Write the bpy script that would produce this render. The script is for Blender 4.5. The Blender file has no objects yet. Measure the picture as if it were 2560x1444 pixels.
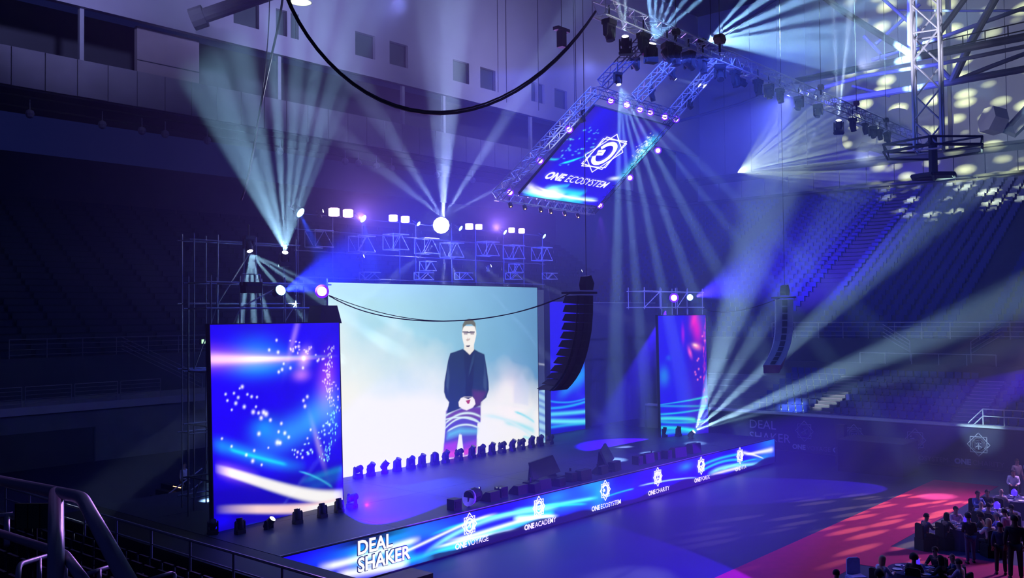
import bpy, bmesh, math, random
import numpy as np
from mathutils import Vector, Matrix
random.seed(7); rng = np.random.default_rng(7)
sc = bpy.context.scene
C = sc.collection
V = Vector

# ------------------------------------------------------------------ camera
FOC, CX, CY = 2316.0, 1280.0, 722.0
ax = V((3300-CX, 768-CY, FOC)).normalized()
ay = V((-1400-CX, 815-CY, FOC)); ay = (ay-ax*ay.dot(ax)).normalized()
az = ax.cross(ay)
if az.y > 0: az = -az
EYE = V((0, 0, 9.0))
def ray(px, py):
    c = V((px-CX, py-CY, FOC)); return V((ax.dot(c), ay.dot(c), az.dot(c)))
def atz(px, py, z):
    r = ray(px, py); return EYE+r*((z-9.0)/r.z)
def aty(px, py, y):
    r = ray(px, py); return EYE+r*(y/r.y)
def atx(px, py, x):
    r = ray(px, py); return EYE+r*(x/r.x)
cam = bpy.data.cameras.new('camera'); cam_o = bpy.data.objects.new('camera', cam); C.objects.link(cam_o); sc.camera = cam_o
M = Matrix((V((ax.x, ay.x, az.x)), -V((ax.y, ay.y, az.y)), -V((ax.z, ay.z, az.z)))).transposed().to_4x4()
M.translation = EYE; cam_o.matrix_world = M
cam.sensor_width = 36; cam.lens = FOC*36/2560; cam.clip_start = .05; cam.clip_end = 600

# ------------------------------------------------------------------ world, exposure
sc.view_settings.view_transform = 'Standard'; sc.view_settings.look = 'None'
sc.view_settings.exposure = 0.0; sc.view_settings.gamma = 1.0; sc.view_settings.use_curve_mapping = False
sc.cycles.max_bounces = 4; sc.cycles.diffuse_bounces = 2; sc.cycles.glossy_bounces = 2
sc.cycles.volume_bounces = 0; sc.cycles.transmission_bounces = 2; sc.cycles.sample_clamp_indirect = 0
w = bpy.data.worlds.new('night'); sc.world = w; w.use_nodes = True
w.cycles.sampling_method = 'NONE'; WB = w.node_tree.nodes['Background']; WB.inputs[0].default_value = (.04, .06, .45, 1); WB.inputs[1].default_value = .095

# ------------------------------------------------------------------ lights of the show, with added fills
CW = (.55, .95, 1.0)
def spot(p, tgt, ang, e, col, blend=.5, soft=.06, name='beam'):
    l = bpy.data.lights.new(name, 'SPOT'); l.energy = e; l.color = col; l.spot_size = math.radians(ang); l.spot_blend = blend
    l.shadow_soft_size = soft
    o = bpy.data.objects.new(name, l); C.objects.link(o); o.location = p
    o.rotation_euler = (V(tgt)-V(p)).to_track_quat('-Z', 'Y').to_euler(); return o
def area(p, tgt, sx, sy, e, col, name='wash'):
    l = bpy.data.lights.new(name, 'AREA'); l.shape = 'RECTANGLE'; l.size = sx; l.size_y = sy; l.energy = e; l.color = col
    o = bpy.data.objects.new(name, l); C.objects.link(o); o.location = p
    o.rotation_euler = (V(tgt)-V(p)).to_track_quat('-Z', 'Y').to_euler(); return o
def fan(p, pts, e, col, ang=4.5, blend=.5, out=.12):
    """one lamp with a gobo that splits its light into narrow beams"""
    dirs = [((aty(q[0], q[1], p.y+q[2])-p).normalized(), q[3] if len(q) > 3 else 1.0, (q[4] if len(q) > 4 else ang)/2) for q in pts]
    axis = V((0, 0, 0))
    for d, _, _ in dirs: axis += d
    axis.normalize(); half = max(math.degrees(axis.angle(d))+a for d, _, a in dirs)
    o = spot(p+axis*out, p+axis*(out+5), min(178, 2*half+1), e, col, .02); Q = o.rotation_euler.to_matrix().transposed()
    o.data.use_nodes = True; nt = o.data.node_tree; em = nt.nodes['Emission']; tc = nt.nodes.new('ShaderNodeTexCoord'); acc = None
    for d, k, a in dirs:
        dt = nt.nodes.new('ShaderNodeVectorMath'); dt.operation = 'DOT_PRODUCT'; nt.links.new(tc.outputs['Normal'], dt.inputs[0]); dt.inputs[1].default_value = Q @ d
        mr = nt.nodes.new('ShaderNodeMapRange'); mr.interpolation_type = 'SMOOTHSTEP'; nt.links.new(dt.outputs['Value'], mr.inputs['Value'])
        mr.inputs['From Min'].default_value = math.cos(math.radians(a)); mr.inputs['From Max'].default_value = math.cos(math.radians(a*.35)); mr.inputs['To Max'].default_value = k
        if acc is None: acc = mr.outputs[0]
        else:
            ad = nt.nodes.new('ShaderNodeMath'); ad.operation = 'ADD'; nt.links.new(acc, ad.inputs[0]); nt.links.new(mr.outputs[0], ad.inputs[1]); acc = ad.outputs[0]
    nt.links.new(acc, em.inputs['Strength']); return o
def gobo(l, scale, lo, hi, stretch=(1, 1, 1)):
    l.data.use_nodes = True; nt = l.data.node_tree; em = nt.nodes['Emission']
    tc = nt.nodes.new('ShaderNodeTexCoord'); mp = nt.nodes.new('ShaderNodeMapping'); mp.inputs['Scale'].default_value = stretch
    vo = nt.nodes.new('ShaderNodeTexVoronoi'); vo.inputs['Scale'].default_value = scale; vo.inputs['Randomness'].default_value = .7
    mr = nt.nodes.new('ShaderNodeMapRange'); mr.inputs['From Min'].default_value = hi; mr.inputs['From Max'].default_value = lo
    nt.links.new(tc.outputs['Normal'], mp.inputs[0]); nt.links.new(mp.outputs[0], vo.inputs['Vector'])
    nt.links.new(vo.outputs['Distance'], mr.inputs['Value']); nt.links.new(mr.outputs[0], em.inputs['Strength'])

def rig(px, py):            # a point on the tilted lighting rig over the stage
    r = ray(px, py); k = r.z/r.y; y = 27.96/(.79+k); return EYE+r*(y/r.y)

S_TOWER = aty(713, 630, 32.5); S_DOWN = aty(625, 628, 32.5); S_STAR = aty(1103, 563, 36.3)
S_RIG = aty(1547, 212, 21.2); S_T1 = aty(1563, 90, 19.75); S_T2 = aty(1632, 108, 19.75); S_T3 = aty(1765, 103, 21.2); S_T4 = aty(2097, 300, 19.75)
S_FLOOR = atz(1735, 1078, 1.95)
# fan that rises from the tower beside the main screen
fan(S_TOWER, [(486, 200, -12, .9, 3.2), (548, 200, -12, 1.3, 3.2), (612, 190, -12, 1.1, 3.0), (688, 180, -12, 2.0, 1.8), (742, 190, -12, 1.3, 2.2), (785, 200, -12, 1.3, 2.2), (835, 205, -12, .9, 2.6), (872, 215, -12, .5, 2)], 520000, CW)
# fan that falls behind the wing screen
fan(S_DOWN, [(598, 800, .6, 1, 6), (632, 800, .6, 1, 6), (668, 800, .6, .8, 6), (735, 760, 1, .8, 5), (800, 745, 1, .7, 5), (860, 738, 1.2, .5, 5)], 240000, CW)
# the white starburst above the main screen
fan(S_STAR, [(1118, 300, -6, 1.6, 7), (1090, 330, -6, .9, 6), (950, 330, -6, .6, 5), (800, 330, -6, .45, 5), (1250, 330, -6, .8, 6), (1400, 400, -6, .7, 4)], 300000, (.6, .75, 1), out=.8)
fan(S_STAR, [(1200, 900, -3, .8, 5), (1100, 900, -3, .6, 5), (1000, 900, -3, .6, 4), (1330, 830, -3, .6, 4), (830, 760, -3, .5, 4), (1500, 860, -3, .45, 4)], 300000, (.6, .75, 1), out=.8)
# fan that falls from the rig over the roof screen
fan(S_RIG, [(1540, 700, 3, .8, 4.5), (1590, 720, 3, .8, 3.5), (1655, 720, 3, .8, 3.5), (1730, 720, 3, .8, 3.5), (1820, 720, 3, .6, 4), (1925, 700, -3, .3, 4), (2040, 680, -3, .2, 5)], 420000, (.5, .85, 1))
fan(S_T1, [(1480, -300, 1, 1, 3.2), (1570, -300, 1, 1.2, 3.2)], 500000, (.75, .95, .85))
fan(S_T2, [(1590, -250, -1, 1, 5), (1650, -250, -1, 1.3, 4), (1720, -250, -1, 1, 3.4), (1790, -230, -1, 1, 3.4), (1870, -200, -1, .9, 3.4), (1960, -180, -1, .8, 3.4)], 700000, (.38, .72, 1))
fan(S_T3, [(2150, -330, -3, .8, 4), (2250, -250, -3, 1, 4.5), (2350, -150, -3, 1.1, 4.5), (2450, -60, -3, 1, 4.5), (2500, 40, -3, 1.2, 4.5), (2560, 120, -3, 1.2, 4.5), (2560, 190, -3, 1, 4.5), (2560, 265, -3, .7, 4)], 900000, (.42, .78, 1))
fan(S_T4, [(2070, -200, 0, 1, 3.4), (2150, -200, 0, 1.5, 4)], 450000, (.75, .95, 1))
fan(S_FLOOR, [(1885, 600, -10, 1, 8), (1990, 680, -10, .5, 6), (2110, 740, -10, .9, 7), (2290, 850, -10, 1.0, 9), (2400, 900, -12, .3, 5)], 420000, (.6, .95, .95))
# single thin beams
for a, b, k in ((aty(682, 1295, 28.3), aty(760, 1195, 28.0), .25), (aty(910, 640, 36.3), aty(1105, 560, 34), .4), (aty(1228, 664, 36.3), aty(1420, 740, 34), .4),
                (aty(1372, 1092, 34), aty(1600, 1035, 33), .4), (rig(1689, 198), aty(1860, 240, 21), .35), (rig(1865, 213), aty(2050, 240, 21), .4),
                (aty(879, 1250, 28.6), aty(960, 1240, 28), .2)):
    spot(a+(b-a).normalized()*.12, b, 5, 90000*k, (.7, .85, 1), .6)
for px, py in ((1955, 265), (2010, 285), (2045, 300)):
    spot(rig(px, py)+V((-.5, -.1, -.6)), rig(px, py)+V((-14, -2, -11)), 7, 26000, (.7, .8, 1), .8)
# colour washes
spot(aty(712, 726, 28.4), aty(1250, 520, 36.5), 34, 130000, (.02, .04, 1), .9)
spot(aty(1740, 741, 31), aty(2250, 560, 38), 26, 150000, (.06, .03, 1), .9)
spot(aty(750, 533, 36), aty(800, 640, 35), 22, 26000, (.02, .1, 1), .9)
spot(aty(908, 551, 36), aty(935, 680, 35), 22, 20000, (.02, .1, 1), .9)
for px in (900, 1240):
    spot(aty(px, 540+(px-852)*.08, 36), aty(px+90, 380, 24), 75, 14000, (.5, .22, 1), 1)
for px, py in ((1600, 278), (1500, 517)):
    spot(rig(px, py)+V((0, 0, -.4)), rig(px, py)+V((0, -1, -12)), 45, 2500, (.3, .05, 1), .8)
# blue violet pools on the deck and on the arena floor
def pool(px, py, z, src, ang, e, gs=0):
    l = spot(src, atz(px, py, z), ang, e, (.10, .0, 1), .12, .03)
    if gs: gobo(l, gs, .22, .55)
P_A = atz(915, 1262, 2.6); spot(P_A, atz(1010, 1216, 1.5), 46, 75000, (.04, 0, 1), .25, .03)
P_B = aty(1665, 775, 30.6); spot(P_B, atz(1575, 1110, 1.5), 34, 110000, (.04, 0, 1), .25, .03)
pool(1480, 1425, 0, V((24, 3, 7.5)), 30, 75000)
pool(1900, 1222, 0, V((56, 9.5, 6.5)), 22, 48000)
spot(V((46, 20.5, 20.3)), V((58, 46, 5)), 84, 30000, (.12, .14, 1), 1, .1, 'blue_fill')  # added blue fill that brightens the haze east of the stage
# fill lights added without fixtures, and gobo lamps for wall and carpet patterns
for x, e in ((9, .5), (24, .7), (42, 1), (64, 1), (86, .8)):
    spot(V((x, 46, 30)), V((x+2, 60, 34)), 98, 8500*e, (.34, .36, 1), 1, .5, 'north_fill')  # added fill for the upper north wall, no fixture there
area(V((62, 24, 26)), V((106, 24, 24)), 12, 8, 3000, (.10, .13, 1), 'east_blue_fill')  # unseen blue panel added to tint the east side
area(V((34, 22, 20)), V((38, 24, 0)), 14, 8, 2600, (.05, .10, 1), 'deck_fill')  # broad unseen panel added to light deck and haze blue
spot(V((50, 5, 10)), V((42.5, 11, 0)), 80, 11000, (.55, .30, 1), .8, 1.0, 'guest_fill')  # added out of view to lift the banquet guests
gl = spot(V((66, 34, 20)), V((106, 23, 36)), 54, 330000, (.78, .95, .5), .4, .02); gobo(gl, 26, .10, .42, (.5, 1, 1))
spot(V((80, 30, 22)), V((106, 20, 40)), 90, 11000, (.62, .72, .9), 1, .3, 'east_fill')
spot(V((38, 14, 19)), V((45, 13.5, 24)), 70, 5000, (.75, .75, 1), .8, .1)  # added spot that keeps the mast from going dark
gl = spot(V((62, 9, 15)), atz(2250, 1290, 0), 26, 42000, (1, .75, .45), .5, .02); gobo(gl, 36, .22, .40, (1, .35, 1))

# ------------------------------------------------------------------ materials
def mk(name, col, rough=.7, metal=0., var=.25, scale=3., bump=0., em=0., emc=None):
    m = bpy.data.materials.new(name); m.use_nodes = True; nt = m.node_tree; b = nt.nodes['Principled BSDF']
    b.inputs['Roughness'].default_value = rough; b.inputs['Metallic'].default_value = metal
    if em:
        b.inputs['Base Color'].default_value = (*col, 1)
        b.inputs['Emission Color'].default_value = (*(emc or col), 1); b.inputs['Emission Strength'].default_value = em; m.cycles.emission_sampling = 'NONE'; return m
    n = nt.nodes.new('ShaderNodeTexNoise'); n.inputs['Scale'].default_value = scale; n.inputs['Detail'].default_value = 4
    tc = nt.nodes.new('ShaderNodeTexCoord'); nt.links.new(tc.outputs['Object'], n.inputs['Vector'])
    r = nt.nodes.new('ShaderNodeMix'); r.data_type = 'RGBA'
    r.inputs['A'].default_value = (*[c*(1-var) for c in col], 1); r.inputs['B'].default_value = (*[min(1, c*(1+var)) for c in col], 1)
    nt.links.new(n.outputs['Fac'], r.inputs['Factor']); nt.links.new(r.outputs['Result'], b.inputs['Base Color'])
    if bump:
        bp = nt.nodes.new('ShaderNodeBump'); bp.inputs['Strength'].default_value = bump
        nt.links.new(n.outputs['Fac'], bp.inputs['Height']); nt.links.new(bp.outputs[0], b.inputs['Normal'])
    return m
WALL = mk('painted_wall', (.52, .50, .56), .9, 0, .12, .35)
PARA = mk('grey_precast_panel', (.36, .34, .38), .9, 0, .3, .5)
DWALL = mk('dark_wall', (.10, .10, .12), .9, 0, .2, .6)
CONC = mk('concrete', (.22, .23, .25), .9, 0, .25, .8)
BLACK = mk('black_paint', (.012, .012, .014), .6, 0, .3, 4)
CLOTH = mk('black_drape', (.012, .012, .016), .9, 0, .4, 2, .2)
DECK = mk('dark_stage_deck', (.028, .034, .085), .55, 0, .25, 1.2)
FLOOR = mk('arena_floor_cover', (.030, .026, .10), .5, 0, .22, .4)
RED = mk('red_carpet', (.60, .010, .10), .85, 0, .15, 2.5)
ALU = mk('aluminium', (.62, .62, .66), .35, .35, .1, 6)
STEEL = mk('white_painted_steel', (.55, .55, .60), .5, .1, .15, 2)
GREYTUBE = mk('grey_roof_tube', (.13, .12, .18), .6, .1, .2, 1.5)
RAILM = mk('grey_rail_paint', (.40, .39, .44), .38, .25, .15, 3)
GALV = mk('galvanised_scaffold_tube', (.22, .24, .30), .4, .4, .2, 3)
SPK = mk('black_speaker_cabinet', (.02, .02, .024), .55, 0, .3, 9)
GLASSD = mk('dark_window_glass', (.10, .13, .13), .35, 0, .2, 1)
SEATB = mk('blue_seat_plastic', (.02, .03, .30), .3, 0, .2, 2)
BANNER = mk('navy_banner', (.018, .018, .06), .7, 0, .3, .6)
PRINT = mk('pale_banner_print', (.36, .34, .48), .7, 0, .2, 3)
BEIGE = mk('beige_board', (.50, .42, .44), .9, 0, .18, .8)
MOTOR = mk('brown_hoist_paint', (.18, .05, .03), .5, 0, .2, 3)
LENS0 = mk('dark_lens', (.05, .05, .09), .08, 0, 0)
def emi(n, c, s): return mk(n, c, .5, em=s)
VHALO = emi('violet_halo', (.16, .01, 1), 1.2)
LW = emi('white_lamp', (.9, .97, 1), 18); LB = emi('blue_lamp', (.25, .6, 1), 8); LP = emi('pink_lamp', (1, .55, .9), 9)
LPU = emi('violet_lamp', (1, .6, 1), 2); LSTAR = emi('star_lamp', (1, 1, 1), 60); WARM = emi('warm_lamp', (1, .55, .3), 3)
GREEN = emi('green_exit_light', (.5, 1, .6), 1.6)
LEDW = emi('white_led', (1, 1, 1), 1.05)

def vcmat(name):
    m = bpy.data.materials.new(name); m.use_nodes = True; nt = m.node_tree; b = nt.nodes['Principled BSDF']
    a = nt.nodes.new('ShaderNodeVertexColor'); a.layer_name = 'picture'
    b.inputs['Base Color'].default_value = (.01, .01, .01, 1); b.inputs['Roughness'].default_value = .5
    nt.links.new(a.outputs['Color'], b.inputs['Emission Color']); b.inputs['Emission Strength'].default_value = 1; m.cycles.emission_sampling = 'NONE'; return m
LED = vcmat('led_wall_picture')

# ------------------------------------------------------------------ mesh helpers
class MB:
    def __init__(s): s.v = []; s.f = []; s.m = []
    def add(s, vs, fs, mi=0):
        o = len(s.v); s.v += [tuple(p) for p in vs]; s.f += [tuple(i+o for i in q) for q in fs]; s.m += [mi]*len(fs); return s
    def box(s, lo, hi, mi=0, T=None):
        v = [V((x, y, z)) for x in (lo[0], hi[0]) for y in (lo[1], hi[1]) for z in (lo[2], hi[2])]
        if T is not None: v = [T @ p for p in v]
        return s.add(v, [(0, 1, 3, 2), (4, 6, 7, 5), (0, 4, 5, 1), (2, 3, 7, 6), (0, 2, 6, 4), (1, 5, 7, 3)], mi)
    def cbox(s, c, d, mi=0, T=None):
        return s.box([c[i]-d[i]/2 for i in range(3)], [c[i]+d[i]/2 for i in range(3)], mi, T)
    def prism(s, poly, depth0, depth1, f, mi=0):     # poly 2D, f(u,v,d)->point
        n = len(poly); v = [f(u, w_, depth0) for u, w_ in poly]+[f(u, w_, depth1) for u, w_ in poly]
        return s.add(v, [tuple(range(n))[::-1], tuple(range(n, 2*n))]+[(i, (i+1) % n, n+(i+1) % n, n+i) for i in range(n)], mi)
    def tube(s, pts, r, n=6, mi=0, cap=True):
        pts = [V(p) for p in pts]; rs = r if isinstance(r, (list, tuple)) else [r]*len(pts)
        rings = []; up = None
        for i, p in enumerate(pts):
            t = (pts[min(i+1, len(pts)-1)]-pts[max(i-1, 0)]).normalized()
            if up is None: up = V((0, 0, 1)) if abs(t.z) < .9 else V((1, 0, 0))
            a = t.cross(up).normalized(); up = a.cross(t).normalized()
            rings.append([p+(a*math.cos(k*2*math.pi/n)+up*math.sin(k*2*math.pi/n))*rs[i] for k in range(n)])
        v = [q for R in rings for q in R]; f = []
        for i in range(len(pts)-1):
            for k in range(n): f.append((i*n+k, i*n+(k+1) % n, (i+1)*n+(k+1) % n, (i+1)*n+k))
        if cap: f.append(tuple(range(n))[::-1]); f.append(tuple(range((len(pts)-1)*n, len(pts)*n)))
        return s.add(v, f, mi)
    def lathe(s, prof, n=12, T=None, mi=0):            # (r,z) profile round z
        v = []; f = []
        for r, z in prof:
            for k in range(n): v.append(V((r*math.cos(k*2*math.pi/n), r*math.sin(k*2*math.pi/n), z)))
        for i in range(len(prof)-1):
            for k in range(n): f.append((i*n+k, i*n+(k+1) % n, (i+1)*n+(k+1) % n, (i+1)*n+k))
        f.append(tuple(range(n))[::-1]); f.append(tuple(range((len(prof)-1)*n, len(prof)*n)))
        if T is not None: v = [T @ p for p in v]
        return s.add(v, f, mi)
    def mesh(s, name, mats, smooth=False):
        me = bpy.data.meshes.new(name); me.from_pydata(s.v, [], s.f)
        for m in (mats if isinstance(mats, (list, tuple)) else [mats]): me.materials.append(m)
        me.polygons.foreach_set('material_index', s.m)
        if smooth: me.polygons.foreach_set('use_smooth', [True]*len(s.f))
        bm = bmesh.new(); bm.from_mesh(me); bmesh.ops.recalc_face_normals(bm, faces=bm.faces); bm.to_mesh(me); bm.free()
        return me
    def obj(s, name, mats, parent=None, smooth=False):
        o = bpy.data.objects.new(name, s.mesh(name, mats, smooth)); C.objects.link(o)
        if parent: o.parent = parent
        return o
def tag(o, label=None, cat=None, group=None, kind=None):
    if label: o['label'] = label
    if cat: o['category'] = cat
    if group: o['group'] = group
    if kind: o['kind'] = kind
    return o
def thing(name, label, cat, loc=(0, 0, 0), group=None, kind=None, rot=None):
    o = bpy.data.objects.new(name, None); C.objects.link(o); o.location = loc
    if rot is not None: o.rotation_euler = rot
    return tag(o, label, cat, group, kind)
def link(name, me, parent, M4=None):
    o = bpy.data.objects.new(name, me); C.objects.link(o); o.parent = parent
    if M4 is not None: o.matrix_local = M4
    return o
def struct(mb, name, mats, label=None):
    o = mb.obj(name, mats); o['kind'] = 'structure'
    if label: o['label'] = label
    return o
def local(mb, base):                     # move a mesh builder's points so the base is the origin
    mb.v = [tuple(V(p)-V(base)) for p in mb.v]; return mb
ORD = 'first second third fourth fifth sixth seventh eighth ninth tenth eleventh twelfth thirteenth fourteenth fifteenth sixteenth seventeenth eighteenth nineteenth twentieth'.split()
def ordn(i):
    return ORD[i] if i < 20 else ('twenty-'+ORD[i-20] if i < 29 else ('thirtieth' if i == 29 else 'thirty-'+ORD[i-30]))

# ================================================================== THE HALL
mb = MB().box((-6, -12, -.4), (57.4, 59, 0)); struct(mb, 'floor', FLOOR, 'dark blue covering over the whole arena floor')
# red carpet, T shaped, in front of the stage
mb = MB().add([(20, 12.66, .012), (33.2, 12.66, .012), (36.46, 12.66, .012), (52.3, 12.66, .012), (52.3, 15.78, .012), (20, 15.78, .012), (33.2, -6, .012), (36.46, -6, .012)],
              [(0, 1, 2, 3, 4, 5), (1, 6, 7, 2)])
for q in ((20, 12.66, 52.3, 15.78), (33.2, -6, 36.46, 12.66)): mb.box((q[0], q[1], .001), (q[2], q[3], .01))
tag(mb.obj('carpet', RED), 'long red carpet laid in a T on the dark floor before the stage', 'carpet')

# ---- north side
NY = 59.0
mb = MB().box((-6, NY, 0), (80, NY+.4, 3.3)); struct(mb, 'wall_north_lower', CONC)
mb = MB().box((-6, NY-.2, 3.3), (80, 64, 3.78)); struct(mb, 'trim_1', WALL, 'pale slab edge above the lower north wall')
mb = MB().box((10, NY-.06, 0), (27, NY, 2.1)).box((10, NY-.1, 2.1), (27.1, NY, 2.2)).box((27, NY-.1, 0), (27.12, NY, 2.2)); struct(mb, 'door_1', DWALL, 'wide grey service door in the lower north wall')
mb = MB().box((33.6, NY-.75, 2.75), (35.6, NY-.22, 3.28)); tag(mb.obj('duct_box', CONC), 'small grey box under the slab edge beside the scaffold', 'vent')
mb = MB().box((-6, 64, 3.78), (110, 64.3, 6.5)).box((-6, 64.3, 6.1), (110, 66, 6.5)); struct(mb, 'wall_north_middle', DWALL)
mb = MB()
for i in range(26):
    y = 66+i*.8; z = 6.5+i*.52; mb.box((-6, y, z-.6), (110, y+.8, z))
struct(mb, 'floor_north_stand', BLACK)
mb = MB()
for i in range(26):
    y = 66.3+i*.8; z = 6.5+i*.52
    for k in range(40):
        x = 12+k*2.4
        mb.box((x, y, z+.02), (x+2.1, y+.08, z+.42))
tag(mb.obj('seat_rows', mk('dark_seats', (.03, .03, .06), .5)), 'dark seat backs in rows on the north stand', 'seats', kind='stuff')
mb = MB().box((-6, 87, 0), (110, 87.5, 24)); struct(mb, 'wall_north_back', DWALL)
def bay(name, p0, p1, z0, h, n, label, cat='railing', group=None, post_in=0., r=.028, sub=None, m=RAILM):
    p0 = V(p0); p1 = V(p1); t = thing(name, label, cat, (p0.x, p0.y, z0), group); d = p1-p0; d.z = 0
    L = d.length; npost = sub or 1
    for i in range(npost+1):
        q = d*(i/npost)
        MB().tube([q, q+V((0, 0, h))], r, 6).obj('post', m, t)
    for k in range(n):
        z = h-k*(h*.82/max(n-1, 1)) if n > 1 else h
        MB().tube([V((0, 0, z)), d+V((0, 0, z))], r*(1.1 if k == 0 else .7), 6).obj('rail', m, t)
    return t
x = 17.0; i = 0
while x < 31:
    bay('railing', (x, NY, 0), (x+2.75, NY, 0), 3.78, 1.2, 5, f'{ordn(i)} barred railing bay from the west on the low north slab', group='railing bays on the north slab'); x += 2.95; i += 1
bay('railing', (24, 64.4, 0), (43, 64.4, 0), 6.5, 1.25, 4, 'long faint railing at the foot of the north upper stand', sub=8)
for a, b in (((31.4, 64.2), (35.6, 60.6)), ((47, 64.2), (42, 60.6))):
    t = thing('stair_rail', 'sloping four bar stair rail below the north stand, '+('west flight' if a[0] < 40 else 'east flight'), 'railing', (a[0], a[1], 6.5))
    for k in range(4):
        MB().tube([V((0, 0, 1.25-k*.28)), V((b[0]-a[0], b[1]-a[1], -1.6-k*.28))], .03).obj('rail', RAILM, t)
    MB().tube([V((b[0]-a[0], b[1]-a[1], -1.6)), V((b[0]-a[0], b[1]-a[1], -2.7))], .04).obj('post', RAILM, t)
p = aty(514, 853, 63.9); t = thing('exit_light', 'small green exit light beside the edge of the tall side screen', 'lamp', p)
MB().cbox((0, 0, 0), (.6, .12, .3)).obj('light_face', GREEN, t); MB().cbox((0, .2, 0), (.7, .3, .4)).obj('case', BLACK, t)
# gallery parapet of precast panels
par = thing('wall_north_parapet', 'gallery parapet of grey precast panels', None, (0, 60, 23.4), kind='structure')
jx = [aty(px, 200, 60).x for px in (28, 113)]; pw = jx[1]-jx[0]
for k in range(-3, 34):
    x0 = jx[0]+k*pw
    MB().box((x0+.03, 0, rng.uniform(0, .02)), (x0+pw-.03, .3, 2.4)).obj('panel', PARA, par)
mb = MB().box((-6, 60.3, 23.3), (112, 67, 23.6)).box((-6, 60.1, 23.4), (112, 60.3, 25.6)); struct(mb, 'floor_north_gallery', DWALL)
struct(MB().box((-6, 67, 23.3), (112, 67.4, 31)), 'wall_north_gallery', DWALL)
mb = MB()
for i, z in enumerate((22.95, 22.4)):
    mb.tube([(-6, 60.6+i*.5, z), (106, 60.6+i*.5, z)], .07)
struct(mb, 'trim_2', BLACK, 'dark conduits running under the gallery')
for i, px in enumerate((75, 256, 355, 413, 518, 700, 862, 895, 940, 978, 1090, 1180)):
    p = aty(px, 200, 61); tag(MB().lathe([(.05, .3), (.22, .2), (.28, 0), (.2, -.2), (.05, -.28)], 10, Matrix.Translation((p.x, 61, 22.0))).tube([(p.x, 61, 22.2), (p.x, 61, 22.9)], .03).obj('globe_lamp', mk('unlit_globe', (.35, .33, .4), .4)),
        f'unlit round lamp hanging under the north gallery, {ordn(i)} from the west end', 'lamp', 'globe lamps under the north gallery')
# posts standing in the gallery opening
for i, px in enumerate((203, 697, 1006, 1108, 1324)):
    x = aty(px, 100, 60.5).x; struct(MB().box((x-.14, 60.4, 25.5), (x+.14, 60.7, 29.4)), f'trim_{i+3}', STEEL, 'pale slender post in the gallery opening')
a = aty(343, 120, 61.5).x; b = aty(498, 120, 61.5).x
mb = MB().box((a, 61.5, 23.6), (b, 61.9, 29.4)); t = tag(mb.obj('partition_board', BEIGE), 'pale beige partition board standing in the gallery opening', 'partition')
MB().box((a, 61.46, 27.0), (b, 61.5, 27.06)).obj('joint', DWALL, t)
# tall wall with small windows above the gallery
WINX = [((584, 648), 0), ((690, 718), 1), ((727, 747), 1), ((888, 938), 1), ((974, 1020), 1), ((1132, 1172), 1), ((1200, 1238), 1), ((1327, 1342), 1), ((1345, 1360), 1), ((1385, 1416), 1)]
zt = aty(913, 84, 60).z; zb = aty(913, 143, 60).z
xs = [-6]; mb = MB(); wi = []
for (a, b), _ in WINX:
    xa = aty(a, 120, 60).x; xb = aty(b, 120, 60).x; wi.append((xa, xb)); xs += [xa, xb]
xs.append(112)
for k in range(0, len(xs), 2): mb.box((xs[k], 60, zb), (xs[k+1], 60.5, zt))
mb.box((-6, 60, 29.3), (112, 60.5, zb)).box((-6, 60, zt), (112, 60.5, 48))
struct(mb, 'wall_north_upper', WALL)
for i, (xa, xb) in enumerate(wi):
    o = thing(f'window_{i+1}', 'small square dark window in the tall north wall', None, (xa, 60.3, zb), kind='structure')
    W, Hh = xb-xa, zt-zb
    MB().box((0, .06, 0), (W, .1, Hh)).obj('pane', GLASSD, o)
    MB().box((0, 0, 0), (.06, .1, Hh)).box((W-.06, 0, 0), (W, .1, Hh)).box((0, 0, 0), (W, .1, .06)).box((0, 0, Hh-.06), (W, .1, Hh)).obj('window_frame', DWALL, o)
mb = MB()
for px in (1265, 1345, 1435):
    x = aty(px, 200, 60).x; mb.box((x, 59.95, 30), (x+.06, 60, 48))
struct(mb, 'trim_9', DWALL, 'thin vertical joints on the north wall')
# air duct and lamp near the top of the north wall
t = thing('air_duct', 'thick round air duct crossing the top of the north wall', 'duct', aty(480, 50, 57))
a = V((0, 0, 0)); b = aty(640, -5, 54)-aty(480, 50, 57)
MB().tube([a, a+(b-a)*.2], [.75, .75], 12).obj('end_cowl', PARA, t); MB().tube([a+(b-a)*.2, b, b*1.3], .5, 12).obj('pipe', PARA, t)
p = aty(752, 6, 50); t = thing('high_bay_lamp', 'small lit dish lamp at the top over the north wall', 'lamp', p)
MB().lathe([(.1, .35), (.25, .25), (.75, 0)], 14).obj('shade', ALU, t); MB().lathe([(.7, .0), (.4, -.06)], 14).obj('bulb', emi('soft_lamp', (.9, 1, .8), 1.5), t)

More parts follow.
